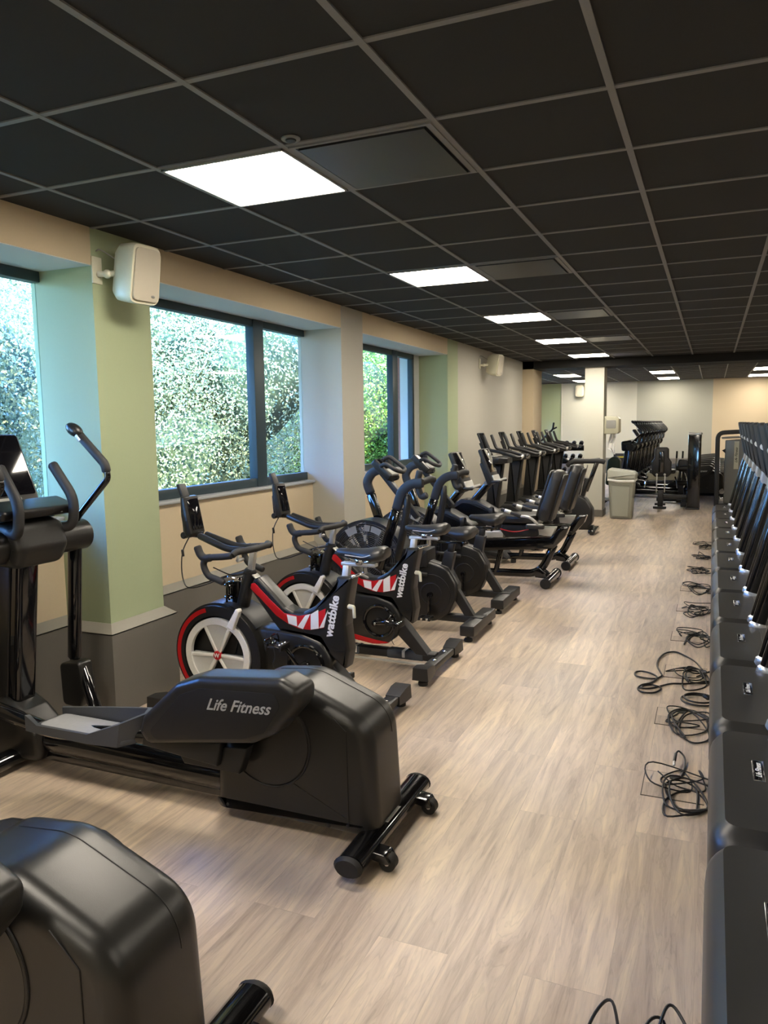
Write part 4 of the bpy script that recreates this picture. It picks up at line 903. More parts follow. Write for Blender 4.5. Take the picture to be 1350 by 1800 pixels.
# ================================================================== recumbent bikes
def make_recumbent(label):
    Y0 = 7.62; r = thing('recumbent_bike', label, 'exercise bike', (-1.46, Y0, 0), 'recumbent bikes with tall seat backs')
    # rear foot tube
    ft = part('rear_foot', r, 'gloss', Tube([(-1.45, Y0-.28, .055), (-1.45, Y0+.28, .055)], .045, 20, side=(1, 0, 0), roundend=False))
    part('end_cap', ft, 'rubber', Cyl((-1.45, Y0-.31, .052), (-1.45, Y0-.275, .052), .05), Cyl((-1.45, Y0+.275, .052), (-1.45, Y0+.31, .052), .05))
    part('foot_bracket', r, 'gloss', Prism([(-1.62, .13), (-1.60, .06), (-1.47, .05), (-1.47, .10), (-1.55, .16)], Y0-.06, Y0+.06, .01))
    part('ground_rail', r, 'gloss', Tube(bend([(-1.42, Y0, .40), (-1.56, Y0, .09), (-2.5, Y0, .07)], .14, 8), .032, 14, r2=.04, side=(0, 1, 0)))
    part('support_post', r, 'gloss', Tube([(-2.02, Y0, .08), (-1.96, Y0, .34)], .034, 14, r2=.028))
    part('rubber_foot', r, 'rubber', *[Cyl((x, Y0+s*.18, 0), (x, Y0+s*.18, .03), .03) for x in (-2.7,) for s in (-1, 1)], Cyl((-1.45, Y0-.24, 0), (-1.45, Y0-.24, .02), .03), Cyl((-1.45, Y0+.24, 0), (-1.45, Y0+.24, .02), .03), Cyl((-2.1, Y0, 0), (-2.1, Y0, .04), .03))
    # seat beam
    bm_ = part('seat_beam', r, 'gloss', Prism(rnd([(-2.25, .38), (-2.24, .30), (-1.42, .36), (-1.30, .50), (-1.27, .585), (-1.36, .575), (-1.45, .47), (-2.2, .42)], [.02, .02, .05, .03, .01, .01, .02, .02]), Y0-.07, Y0+.07, .012))
    part('rail_cover', bm_, 'alu', Prism([(-2.16, .44), (-2.15, .50), (-1.93, .515), (-1.93, .45)], Y0-.055, Y0+.055, .006), Prism([(-1.62, .50), (-1.63, .57), (-1.40, .575), (-1.44, .48)], Y0-.055, Y0+.055, .006), label='silver seat rail')
    part('red_lever', r, 'red', Tube(cat([(-1.95, Y0-.1, .545), (-1.8, Y0-.12, .525), (-1.66, Y0-.1, .55)]), .006, 8), label='red seat lever')
    part('carriage', r, 'black', Prism(rnd([(-1.95, .53), (-1.93, .60), (-1.58, .60), (-1.56, .48), (-1.9, .47)], .02), Y0-.10, Y0+.10, .015))
    # seat
    part('seat', r, 'vinyl', Loft([[(x, Y0+w_*q[0], .655+q[1]*.045+dz_) for q in rnd([(-1, -1), (1, -1), (1, 1), (-1, 1)], .5, 4)] for x, w_, dz_ in ((-2.0, .09, -.015), (-1.97, .15, 0), (-1.85, .19, 0), (-1.72, .20, .003), (-1.62, .19, .006), (-1.58, .15, .006))]), sharp=60)
    # back
    def pad(bm):
        b = rnd([(-.15, -.0), (.15, -.0), (.17, .12), (.15, .44), (.11, .52), (-.11, .52), (-.15, .44), (-.17, .12)], .05, 4)
        T = Mx((-1.52, Y0, .64), (0, 1, 0), (.29, 0, .96)); Rot(Prism(b, -.06, .06, .045, 5, axis='z'), T)(bm)
    part('backrest', r, 'vinyl', pad, sharp=50)
    part('back_shell', r, 'frame', Rot(Prism(rnd([(-.13, .02), (.13, .02), (.13, .46), (.09, .5), (-.09, .5), (-.13, .46)], .04), -.08, -.055, .01, axis='z'), Mx((-1.52, Y0, .64), (0, 1, 0), (.29, 0, .96))), Rot(Prism(rnd([(-.13, .02), (.13, .02), (.13, .46), (.09, .5), (-.09, .5), (-.13, .46)], .04), .055, .08, .01, axis='z'), Mx((-1.52, Y0, .64), (0, 1, 0), (.29, 0, .96))))
    part('back_post', r, 'silver', *[Tube([(-1.60, Y0+dy_, .56), (-1.50, Y0+dy_, .80)], .012, 10) for dy_ in (-.035, .035)])
    for s in (-1, 1):
        g = part('side_handle', r, 'silver', Tube(bend([(-1.58, Y0+s*.10, .60), (-1.54, Y0+s*.24, .63), (-1.62, Y0+s*.26, .70), (-1.72, Y0+s*.25, .70)], .06), .014, 12))
        part('grip', g, 'grip', Tube([(-1.70, Y0+s*.25, .70), (-1.90, Y0+s*.24, .76)], .019, 12))
        part('pulse_plate', g, 'alu', Tube([(-1.80, Y0+s*.245, .73), (-1.87, Y0+s*.242, .75)], .0205, 12))
        part('cup_tray', r, 'frame', Prism(rnd([(-1.66, Y0+s*.13-.0), (-1.50, Y0+s*.13), (-1.47, Y0+s*.24), (-1.66, Y0+s*.25)], .03), .575, .615, .01, axis='z'))
        part('tray_rim', r, 'silver', Prism(rnd([(-1.655, Y0+s*.14), (-1.51, Y0+s*.14), (-1.485, Y0+s*.235), (-1.655, Y0+s*.245)], .03), .614, .619, .002, axis='z'))
    # drive body in front
    body = part('drive_body', r, 'shell', Prism(rnd([(-2.92, .06), (-2.95, .40), (-2.85, .62), (-2.70, .72), (-2.52, .71), (-2.30, .58), (-2.18, .46), (-2.20, .28), (-2.36, .10), (-2.6, .05)], .09, 5), Y0-.10, Y0+.10, .035, 4))
    part('body_rib', body, 'frame', Prism(rnd([(-2.96, .38), (-2.86, .635), (-2.70, .735), (-2.50, .72), (-2.28, .60), (-2.22, .55), (-2.30, .55), (-2.52, .67), (-2.68, .68), (-2.82, .59), (-2.90, .40)], .03), Y0-.115, Y0+.115, .012))
    part('step_cover', body, 'frame', Prism(rnd([(-2.5, .05), (-2.5, .16), (-2.2, .14), (-2.1, .05)], .03), Y0-.15, Y0+.15, .02))
    cx, cz = -2.36, .42
    for s in (-1, 1):
        yc = Y0+s*.13; px_, pz_ = cx+s*-.06, cz-s*.14
        k = part('crank_arm', r, 'silver', Tube([(cx, yc, cz), (px_, yc, pz_)], .016, 10, r2=.01), Cyl((cx, Y0+s*.09, cz), (cx, yc+s*.01, cz), .035, 18))
        yp = yc+s*.07
        pd = part('pedal', r, 'black', Box(px_-.06, px_+.05, yp-.05, yp+.05, pz_-.014, pz_+.01, .008))
        part('strap', pd, 'grip', Tube(bend([(px_, yp-.052, pz_), (px_-.01, yp-.05, pz_+.10), (px_-.01, yp+.05, pz_+.10), (px_, yp+.052, pz_)], .045), .02, 8, r2=.003, side=(1, 0, 0)))
    # console mast and console
    part('mast', r, 'gloss', Tube([(-2.60, Y0, .68), (-2.36, Y0, .96)], .04, 16, r2=.045, side=(0, 1, 0), roundend=False))
    part('mast_cap', r, 'frame', Prism(rnd([(-2.76, .68), (-2.64, .74), (-2.52, .66), (-2.6, .6)], .02), Y0-.07, Y0+.07, .015))
    part('badge', r, 'greyplastic', Cyl((-2.42, Y0-.052, .92), (-2.42, Y0-.04, .92), .022))
    part('mast_handle', r, 'grip', Tube(bend([(-2.40, Y0-.0, .94), (-2.33, Y0-.14, .95), (-2.22, Y0-.15, .95)], .05), .015, 10), Tube(bend([(-2.40, Y0-.0, .94), (-2.33, Y0+.14, .95), (-2.22, Y0+.15, .95)], .05), .015, 10))
    T = Mx((-2.37, Y0, 1.13), (0, 1, 0), (-.38, 0, 1)) @ Matrix.Scale(1.22, 4)
    con = part('console', r, 'frame', Rot(Prism(rnd([(-.12, -.17), (.12, -.17), (.13, .17), (-.13, .17)], .025), -.04, 0, .012, axis='z'), T), Rot(Prism(rnd([(-.10, -.18), (.10, -.18), (.11, .05), (-.11, .05)], .025), -.075, -.03, .015, axis='z'), T))
    part('screen', con, 'screen', Rot(Prism(rnd([(-.115, -.07), (.115, -.07), (.12, .16), (-.12, .16)], .012), 0, .003, .001, axis='z'), T), label='glossy black screen')
    part('reading_shelf', con, 'alu', Rot(Prism(rnd([(-.11, -.16), (.11, -.16), (.11, -.10), (-.11, -.10)], .008), 0, .012, .004, axis='z'), T), Rot(Box(-.11, .11, -.175, -.155, .0, .07, .005), T), label='silver reading ledge')
    ORG[0] = Vector((0, 0, 0)); return r
rb = make_recumbent('recumbent bike with tall blue-black backrest nearer the camera, silver rail under the seat')
dup(rb, (.02, 1.02, 0), 'second recumbent bike, its backrest showing just before the pillar')

# ================================================================== tall upright cardio machines by the solid wall
def make_stepper(label):
    Y0 = 9.75; r = thing('cardio_stepper', label, 'exercise machine', (-2.0, Y0, 0), 'tall cardio machines along the solid wall')
    base = part('base_hood', r, 'frame', Prism(rnd([(-2.9, .03), (-2.86, .36), (-2.72, .47), (-2.52, .47), (-2.40, .36), (-1.98, .30), (-1.93, .2), (-1.93, .03)], [.02, .05, .06, .06, .06, .05, .03, .02]), Y0-.24, Y0+.24, .05, 4))
    part('hood_lip', base, 'shell', Prism(rnd([(-2.82, .36), (-2.70, .49), (-2.54, .49), (-2.44, .40)], .02), Y0-.16, Y0+.16, .012))
    part('step', r, 'pedal', *[Prism(rnd([(-2.35, Y0+s*.14-.06), (-2.02, Y0+s*.14-.06), (-2.02, Y0+s*.14+.06), (-2.35, Y0+s*.14+.06)], .02), .34, .38, .01, axis='z') for s in (-1, 1)])
    part('rubber_foot', r, 'rubber', *[Cyl((x, Y0+s*.18, 0), (x, Y0+s*.18, .04), .03) for x in (-2.8, -2.05) for s in (-1, 1)])
    part('mast', r, 'black', Prism(rnd([(-2.72, .45), (-2.56, .45), (-2.47, 1.10), (-2.66, 1.10)], .01), Y0-.055, Y0+.055, .03, 4))
    tray = part('cup_tray', r, 'frame', Loft([[(x, Y0+q[0], q[1]) for q in rnd([(-w_, z0), (w_, z0), (w_, z1), (-w_, z1)], .025, 3)] for x, w_, z0, z1 in ((-2.76, .12, 1.10, 1.18), (-2.70, .20, 1.08, 1.19), (-2.50, .21, 1.09, 1.18), (-2.40, .13, 1.10, 1.165))]))
    part('cup_ring', tray, 'silver', *[Torus((-2.58, Y0+s*.12, 1.188), .045, .006, 'z', 20) for s in (-1, 1)])
    T = Mx((-2.72, Y0, 1.335), (0, 1, 0), (-.42, 0, 1)) @ Matrix.Scale(.9, 4)
    con = part('console', r, 'frame', Rot(Prism(rnd([(-.15, -.2), (.15, -.2), (.15, .19), (-.15, .19)], .02), -.03, 0, .01, axis='z'), T), Rot(Prism(rnd([(-.12, -.22), (.12, -.22), (.12, .05), (-.12, .05)], .02), -.06, -.02, .01, axis='z'), T))
    part('screen', con, 'screen', Rot(Prism(rnd([(-.14, -.17), (.14, -.17), (.14, .18), (-.14, .18)], .012), 0, .003, .001, axis='z'), T), label='glossy black screen')
    for s in (-1, 1):
        g = part('handlebar', r, 'frame', Tube(bend([(-2.70, Y0+s*.19, 1.46), (-2.63, Y0+s*.19, 1.27), (-2.45, Y0+s*.21, 1.24), (-2.22, Y0+s*.22, 1.17), (-2.20, Y0+s*.12, 1.20)], .05), .021, 12))
        part('pulse_plate', g, 'silver', Tube([(-2.215, Y0+s*.20, 1.172), (-2.20, Y0+s*.14, 1.195)], .0225, 12))
    ORG[0] = Vector((0, 0, 0)); return r
st = make_stepper('tall console machine with vertical post, nearest of those along the solid wall')
for k, lb in enumerate(['second tall console machine along the solid wall, white reflection on its screen', 'third tall console machine along the solid wall', 'fourth tall console machine, before the cream pier', 'fifth tall console machine showing only handlebars past the cream pier']):
    dup(st, (.0, 1.08*(k+1), 0), lb)

# ================================================================== treadmills
def make_treadmill(label):
    Y0 = 2.025; r = thing('treadmill', label, 'treadmill', (.06, Y0, 0), 'row of treadmills along the right side')
    hd = part('motor_hood', r, 'hood', Loft([[(p[0], p[1], z) for p in rnd([(.028+f, Y0-.46+s_), (.70-f*.2, Y0-.46+s_), (.70-f*.2, Y0+.463-t_), (.028+f, Y0+.463-t_)], [q, .02, .02, q], 7)]
        for z, f, s_, t_, q in ((.05, .012, .012, .012, .09), (.10, .0, .0, .0, .10), (.20, .0, .002, .002, .10), (.24, .003, .010, .005, .095), (.262, .010, .022, .009, .088), (.281, .025, .042, .014, .074), (.30, .049, .066, .02, .055))]), sharp=33)
    part('hood_seam', hd, 'black', Tube([(.31, Y0-.30, .3005), (.31, Y0+.30, .3005)], .0025, 6), Tube([(.335, Y0-.36, .3005), (.335, Y0+.36, .3005)], .002, 6))
    bd = part('badge', hd, 'chrome', Box(.176, .218, Y0-.02, Y0+.16, .299, .303, .003), label='chrome framed badge')
    part('badge_face', hd, 'screen', Box(.181, .213, Y0-.015, Y0+.155, .3025, .3038, .001))
    text('lettering', hd, 'ink', 'Life Fitness', .028, Mx((.197, Y0+.07, .3042), (0, 1, 0), (-1, 0, 0)), extrude=.0003, shear=.4, bold=.0004)
    fe = part('foot', r, 'rubber', *[Cyl((x, Y0+s*.33, 0), (x, Y0+s*.33, .06), .035) for x in (.18, 1.95) for s in (-1, 1)])
    dk = part('deck_frame', r, 'shell', Box(.62, 2.08, Y0-.42, Y0+.42, .06, .17, .02))
    part('belt', dk, 'belt', Box(.66, 2.04, Y0-.26, Y0+.26, .165, .183, .004))
    for s in (-1, 1):
        part('side_rail', dk, 'greyplastic', Box(.64, 2.05, Y0+s*.34-.07, Y0+s*.34+.07, .168, .188, .006))
        y = Y0+s*.395
        u = part('upright', r, 'gloss', Tube([(.30, y, .30), (.475, y, 1.02)], .042, 18, r2=.03, side=(1, 0, 0), roundend=False))
        part('collar', u, 'collar', Tube([(.292, y, .27), (.306, y, .325)], .052, 18, r2=.04, side=(1, 0, 0)), label='polished collar at the foot')
        # grey side arm with the hand rail
        part('side_arm', r, 'armgrey', Prism(rnd([(.435, 1.0), (.455, 1.12), (.50, 1.16), (.62, 1.08), (.98, .98), (.98, .93), (.60, .95)], .03), y-.03, y+.03, .012), label='grey side arm')
        part('hand_rail', r, 'grip', Tube(bend([(.62, y, 1.09), (.8, y, 1.04), (1.0, y, .97)], .04), .02, 12))
        part('console_arm', r, 'black', Tube(cat([(.475, y, 1.12), (.45, y-s*.01, 1.22), (.415, y-s*.03, 1.35), (.375, y-s*.045, 1.58)]), .024, 12, r2=.018, side=(1, 0, 0)))
        part('arm_dot', r, 'pearl', Cyl((.405, y-.005, 1.375), (.405, y-.05, 1.375), .028, 16), label='white round cap')
    con = part('console', r, 'matte', Rot(Prism(rnd([(-.33, -.22), (.33, -.22), (.34, .23), (-.34, .23)], .04), -.03, .0, .012, axis='z'), Mx((.425, Y0, 1.34), (0, 1, 0), (-.2, 0, 1))), Prism(rnd([(.46, 1.08), (.62, 1.05), (.66, 1.08), (.50, 1.16)], .02), Y0-.36, Y0+.36, .015))
    part('screen', con, 'screen', Rot(Prism(rnd([(-.3, -.16), (.3, -.16), (.3, .2), (-.3, .2)], .015), 0, .003, .001, axis='z'), Mx((.425, Y0, 1.34), (0, 1, 0), (-.2, 0, 1))), label='glossy black screen')
    ORG[0] = Vector((0, 0, 0)); return r
tl = ['treadmill at the bottom right corner, closest to the camera, only its hood edge in view', 'second treadmill from the camera, badge cut by the picture edge', 'third treadmill from the camera, first with a complete badge in view',
      'fourth treadmill from the camera in the right row', 'fifth treadmill from the camera in the right row', 'sixth treadmill from the camera in the right row', 'seventh treadmill from the camera in the right row',
      'eighth treadmill from the camera in the right row', 'ninth treadmill from the camera in the right row', 'tenth treadmill from the camera in the right row', 'eleventh treadmill, third from the far end of the row',
      'twelfth treadmill, last but one before the framed weight machine', 'farthest treadmill of the row, its console standing against the framed machine']
t0 = make_treadmill(tl[1])
t0.location.x -= .008
for k in range(13):
    if k != 1: dup(t0, (.008 if k > 1 else 0, .957*(k-1), 0), tl[k])

# ================================================================== floor sockets and cable tangles
sockets = [(1.66, 1), (2.35, 1), (3.46, 1), (4.30, 1), (5.13, 1), (6.02, 1), (6.92, 1), (7.85, 1), (9.0, 0), (10.4, 0)]
on = ['nearest', 'second', 'third', 'fourth', 'fifth', 'sixth', 'seventh', 'eighth', 'ninth', 'tenth', 'eleventh', 'twelfth']
ys = [1.62, 3.45, 4.30, 5.12, 6.0, 6.95, 7.80, 8.75, 9.7, 10.6]
for k, y in enumerate(ys[:7]):
    r = thing('floor_socket_lid', 'flush wood-look floor socket lid under the %s cable tangle from the camera' % on[k], 'floor socket', (-.09, y, 0), 'floor socket lids beside the treadmills')
    part('lid', r, 'floor', Box(-.235, .01, y-.125, y+.125, .0002, .003, 0))
    part('rim', r, 'seamgap', Box(-.239, -.235, y-.129, y+.129, 0, .0025), Box(-.239, .016, y-.129, y-.125, 0, .0025), Box(-.239, .016, y+.125, y+.129, 0, .0025))
    part('cable_flap', r, 'black', Box(-.13, -.09, y+.07, y+.11, .003, .006))
ORG[0] = Vector((0, 0, 0))
def cable(label, y0, seed, n=26, sx=.09, sy=.17, xc=-.06, r=.0042, extra=(), tail=True):
    g = random.Random(seed); pts = []
    ph = g.uniform(0, 6.28); a = ph; cx, cy = xc, y0
    if tail: pts.append((.12, y0+g.uniform(-.2, .2), .02))
    for i in range(n):
        a += g.uniform(.9, 1.7)*(1 if (i//9) % 2 == 0 else -1)
        q = g.uniform(.45, 1.0)
        cx += g.uniform(-.012, .012); cy += g.uniform(-.03, .03)
        z = .006+.05*max(0, math.sin(i*.9+ph))*g.random()
        pts.append((min(.03, cx+sx*q*math.cos(a)), cy+sy*q*math.sin(a), z))
    pts += [tuple(p) for p in extra]
    return single('power_cable', label, 'cable', 'cable', Tube(cat(pts, 6), r, 6), group='loose power cables beside the treadmills', sharp=80)
for k, y in enumerate(ys):
    if k == 0: continue
    cable('black cable tangle on the floor beside the treadmills, %s from the camera' % on[k], y-.1, 20+k, n=18, sx=.105, sy=.23)
    cable('thin black loops of cable over the %s floor socket from the camera' % on[k], y+.04, 50+k, n=12, sx=.13, sy=.14, xc=-.10, r=.0035)
single('power_cable', 'black cable arching over the floor at the bottom edge of the picture', 'cable', 'cable', Tube(cat([(-.27, 1.80, .006), (-.24, 1.95, .03), (-.20, 1.98, .05), (-.16, 1.84, .03), (-.13, 1.78, .02), (-.11, 1.93, .05), (-.07, 1.96, .05), (-.04, 1.84, .02)]), .0042, 6), Tube(cat([(-.10, 1.80, .01), (-.075, 1.95, .06), (-.05, 2.0, .07), (.0, 1.93, .05), (.05, 1.84, .03)]), .0042, 6), group='loose power cables beside the treadmills')
single('power_cable', 'thick black cable looping widest onto the open floor', 'cable', 'cable',
       Tube(cat([(x, y, .008+z) for (x, y), z in zip([(-0.012, 5.195), (-0.059, 5.367), (-0.123, 5.478), (-0.188, 5.552), (-0.252, 5.500), (-0.287, 5.348), (-0.288, 5.190), (-0.259, 5.053), (-0.248, 4.985), (-0.281, 4.915), (-0.337, 4.905), (-0.397, 4.928), (-0.407, 4.997), (-0.372, 5.034), (-0.311, 5.009), (-0.273, 4.941), (-0.298, 4.829), (-0.350, 4.765), (-0.366, 4.683), (-0.333, 4.632), (-0.276, 4.644), (-0.242, 4.709), (-0.245, 4.761), (-0.295, 4.785), (-0.342, 4.746), (-0.342, 4.703), (-0.291, 4.722), (-0.240, 4.785), (-0.185, 4.850), (-0.105, 4.880), (-0.025, 4.933), (0.026, 4.975)], [0]*3+[.0]*29)]), .0055, 8), group='loose power cables beside the treadmills')
single('power_cable', 'oval coil of thick black cable with a plug against the fifth treadmill', 'cable', 'cable', Torus((-.03, 4.60, .010), .09, .0055, 'z', 32), Torus((-.025, 4.61, .02), .08, .0055, 'z', 32), Tube([(.03, 4.62, .02), (-.0, 4.64, .03)], .014, 8), group='loose power cables beside the treadmills')
r = thing('plug_connector', 'silver network plug on the cable loop over the second floor socket', 'connector', (-.115, 3.62, 0))
part('boot', r, 'cable', Tube([(-.115, 3.62, .045), (-.112, 3.70, .05)], .007, 8)); part('lead', r, 'cable', Tube(cat([(-.112, 3.70, .05), (-.10, 3.745, .045), (-.075, 3.73, .025), (-.07, 3.66, .008), (-.08, 3.56, .006)]), .0042, 6)); part('tip', r, 'silver', Tube([(-.115, 3.585, .04), (-.115, 3.62, .045)], .006, 8))
ORG[0] = Vector((0, 0, 0))

# ================================================================== waste bin, towel dispenser
bx0, bx1, by0, by1 = -1.575, -1.165, 13.14, 13.52
r = thing('waste_bin', 'tall grey waste bin with a sloping pale lid beside the pillar', 'bin', ((bx0+bx1)/2, 13.3, 0))
part('body', r, 'bin', Loft([[(p[0], p[1], z) for p in rnd([(bx0+i, by0+i), (bx1-i, by0+i), (bx1-i, by1-i), (bx0+i, by1-i)], .04, 4)] for z, i in ((.01, .035), (.03, .03), (.62, .0), (.645, -.005))]))
part('front_panel', r, 'bin', Loft([[(x, by0-.004, z) for x, z in ((-1.50, .05), (-1.25, .05), (-1.235, .55), (-1.52, .55))], [(x, by0+.03, z) for x, z in ((-1.50, .05), (-1.25, .05), (-1.235, .55), (-1.52, .55))]]))
part('panel_groove', r, 'greyplastic', Tube([(-1.50, by0+.018, .05), (-1.517, by0-.008, .57)], .003, 6), Tube([(-1.25, by0+.018, .05), (-1.233, by0-.008, .57)], .003, 6), Tube([(-1.517, by0-.008, .57), (-1.233, by0-.008, .57)], .003, 6))
part('bag_rim', r, 'bag', Tube(bend([(bx0-.01, by0-.012, .655), (-1.4, by0-.015, .63), (bx1+.01, by0-.012, .64), (bx1+.012, by1, .65)], .03), .022, 10, r2=.012), label='crumpled clear bag edge')
part('lid', r, 'binlid', Prism(rnd([(bx0-.02, .66), (bx0-.02, .80), (bx0+.01, .84), (bx1-.02, .79), (bx1+.03, .755), (bx1+.02, .655)], .02), by0-.02, by1+.02, .03, 3))
ORG[0] = Vector((0, 0, 0))
r = thing('towel_dispenser', 'grey paper towel dispenser mounted on the pillar side with a towel hanging out', 'dispenser', (-1.58, 13.58, 1.40))
part('housing', r, 'disp', Prism(rnd([(-1.70, 1.405), (-1.485, 1.41), (-1.45, 1.44), (-1.45, 1.66), (-1.49, 1.70), (-1.70, 1.71)], .02), 13.44, 13.74, .02, 3))
part('window', r, 'greyplastic', Prism(rnd([(-1.66, 1.50), (-1.50, 1.50), (-1.50, 1.64), (-1.66, 1.64)], .02), 13.434, 13.445, .003))
part('towel', r, 'paper', Loft([[(-1.585+a_*w_+o_, 13.55+.03*math.sin(a_*7+z*9), z) for a_ in (-1, -.6, -.2, .2, .6, 1)] + [(-1.585+a_*w_+o_, 13.556+.03*math.sin(a_*7+z*9), z) for a_ in (1, .6, .2, -.2, -.6, -1)] for z, w_, o_ in ((1.41, .04, .03), (1.34, .05, .02), (1.25, .06, .0), (1.17, .06, -.005), (1.11, .035, .03), (1.06, .01, .06))]), label='crumpled white paper towel')
ORG[0] = Vector((0, 0, 0))

# ================================================================== seated weight machine and stack tower
r = thing('seated_weight_machine', 'seated weight machine with shaped back pad and slim glossy tower', 'weight machine', (-.6, 15.1, 0))
part('tower', r, 'gloss', Prism(rnd([(-.405, 15.02), (-.20, 14.98), (-.18, 15.02), (-.19, 15.5), (-.38, 15.5)], .03), .02, 1.36, .01, axis='z'))
part('tower_cap', r, 'alu', Prism(rnd([(-.41, 15.0), (-.18, 14.96), (-.17, 15.5), (-.39, 15.52)], .03), 1.36, 1.385, .005, axis='z'), Prism([(-.41, 1.38), (-.405, 1.40), (-.33, 1.385)], 15.0, 15.5, 0), Prism([(-.18, 1.38), (-.185, 1.40), (-.25, 1.385)], 15.0, 15.5, 0))
part('tower_base', r, 'frame', Box(-.42, -.18, 14.96, 15.56, .0, .03, .005))
part('cross_beam', r, 'frame', Box(-.86, -.38, 15.05, 15.13, .18, .26, .01))
part('seat_post', r, 'frame', Box(-.905, -.81, 15.0, 15.1, .02, .33, .01), Box(-.98, -.75, 14.96, 15.04, .0, .04, .005), Box(-.96, -.77, 15.08, 15.12, .05, .09, .005))
part('rear_foot', r, 'frame', Box(-.52, -.42, 15.4, 15.5, 0, .1, .01), Box(-.5, -.38, 15.4, 15.48, .08, .16, .01))
part('guide_rod', r, 'silver', *[Tube([(x, 15.02, .30), (x, 15.06, .63)], .010, 8) for x in (-.93, -.79)], *[Ball((x, 15.0, .63), .022, n=10) for x in (-.93, -.79)])
part('seat', r, 'vinyl', Prism(rnd([(-1.08, .63), (-.62, .63), (-.62, .70), (-1.08, .70)], .03), 15.3, 15.75, .03), label='black padded seat')
part('seat_shell', r, 'disp', Prism(rnd([(-1.13, .50), (-.58, .50), (-.57, .66), (-1.14, .66)], .04), 15.36, 15.9, .02), label='pale seat shell')
part('backrest', r, 'vinyl', Prism(rnd([(-.98, .58), (-.74, .58), (-.685, .64), (-.685, .86), (-.73, .93), (-.735, 1.10), (-.77, 1.13), (-.95, 1.13), (-.985, 1.10), (-.985, .93), (-1.035, .86), (-1.035, .64)], .03), 15.14, 15.22, .03, 3))
part('spine', r, 'gloss', Prism(rnd([(-.91, .66), (-.81, .66), (-.81, 1.06), (-.91, 1.06)], .02), 15.09, 15.14, .01))
part('handle', r, 'chrome', *[Tube(bend([(x, 15.2, .58), (x+dx_, 15.15, .50), (x+dx_*1.6, 15.1, .38)], .03), .013, 8) for x, dx_ in ((-1.1, -.03), (-.62, .03))])
ORG[0] = Vector((0, 0, 0))
r = thing('leg_machine', 'low weight machine with upright chrome levers between the seated machine and the tower', 'weight machine', (-.55, 16.3, 0))
part('base', r, 'frame', Box(-1.0, -.30, 16.2, 16.3, .02, .10, .01), Box(-.62, -.52, 16.0, 16.8, .02, .10, .01))
part('column', r, 'frame', Box(-.60, -.50, 16.28, 16.40, .08, .72, .01), Prism(rnd([(-.66, .60), (-.44, .62), (-.42, .84), (-.60, .86)], .04), 16.22, 16.45, .03))
part('lever', r, 'chrome', *[Tube([(x, 16.25, .35), (x+.02, 16.25, 1.0)], .012, 8) for x in (-.66, -.55)], *[Tube(bend([(x, 16.2, .30), (x+.06, 16.2, .45), (x+.02, 16.2, .60)], .04), .012, 8) for x in (-.50, -.42, -.36)])
part('grip', r, 'grip', *[Tube([(x+.018, 16.25, .88), (x+.021, 16.25, 1.02)], .018, 10) for x in (-.66, -.55)])
part('roller', r, 'vinyl', Cyl((-.68, 16.1, .40), (-.42, 16.1, .40), .05), Cyl((-.64, 16.05, .68), (-.40, 16.05, .70), .05))
ORG[0] = Vector((0, 0, 0))
# framed weight machine at the head of the treadmill row
r = thing('framed_weight_machine', 'large framed weight machine with a grey lettered panel at the far end of the treadmills', 'weight machine', (.5, 15.9, 0))
part('frame', r, 'frame', Tube(bend([(.10, 15.75, .02), (.09, 15.75, 1.38), (1.15, 15.75, 1.43), (1.2, 15.75, .02)], .12, 6), .058, 14, r2=.04, rect=True, side=(0, 1, 0), roundend=False))
part('frame_rail', r, 'greyplastic', Tube([(.16, 15.72, 1.285), (1.1, 15.72, 1.33)], .02, 8))
pn = part('stack_panel', r, 'panel', Prism(rnd([(.225, .05), (1.1, .05), (1.1, 1.30), (.225, 1.24)], .02), 15.78, 15.92, .015), label='smoked grey panel')
part('panel_stripe', pn, 'disp', Box(.38, .46, 15.776, 15.781, .7, 1.22), label='pale vertical stripe')
text('lettering', pn, 'black', 'Life Fitness', .062, Mx((.42, 15.774, .96), (0, 0, 1), (-1, 0, 0)), shear=.4, bold=.001)
part('side_handle', r, 'black', Prism([(.17, 1.05), (.225, 1.08), (.225, 1.0)], 15.74, 15.80, .004))
part('cable_pulley', r, 'chrome', Cyl((.19, 15.70, .28), (.19, 15.74, .28), .05), Box(.16, .22, 15.70, 15.74, .10, .17, .005))
part('weight_plate', r, 'silver', *[Box(.15, .215, 16.0, 16.3, .62+.035*i, .645+.035*i, .004) for i in range(8)])
part('base', r, 'frame', Box(.06, 1.25, 15.66, 16.4, 0, .04, .01))
ORG[0] = Vector((0, 0, 0))

# ================================================================== machine just before the pillar
r = thing('stair_climber', 'dark machine with padded top grips directly before the pillar', 'exercise machine', (-1.65, 11.25, 0))
y = 11.35
part('rear_foot', r, 'gloss', Box(-1.60, -1.50, y-.25, y+.25, .02, .08, .02), *[Cyl((-1.55, y+s*.2, 0), (-1.55, y+s*.2, .04), .03) for s in (-1, 1)])
part('base_beam', r, 'frame', Box(-1.9, -1.55, y-.05, y+.05, .05, .12, .01))
part('wheel_guard', r, 'shell', Prism(rnd([(-1.95, .08), (-2.0, .45), (-1.80, .58), (-1.66, .52), (-1.56, .36), (-1.56, .16), (-1.62, .08)], .09, 5), y-.12, y+.12, .03))
part('column', r, 'frame', Prism([(-1.86, .5), (-1.70, .5), (-1.60, .80), (-1.76, .82)], y-.05, y+.06, .01))
part('rod', r, 'chrome', *[Tube([(-1.88+.07*i, y-.08, .55), (-1.78+.07*i, y-.08, 1.0)], .009, 8) for i in range(3)])
part('upright', r, 'gloss', *[Tube([(-1.67, y+s*.1, .6), (-1.52, y+s*.1, 1.03)], .02, 10) for s in (-1, 1)])
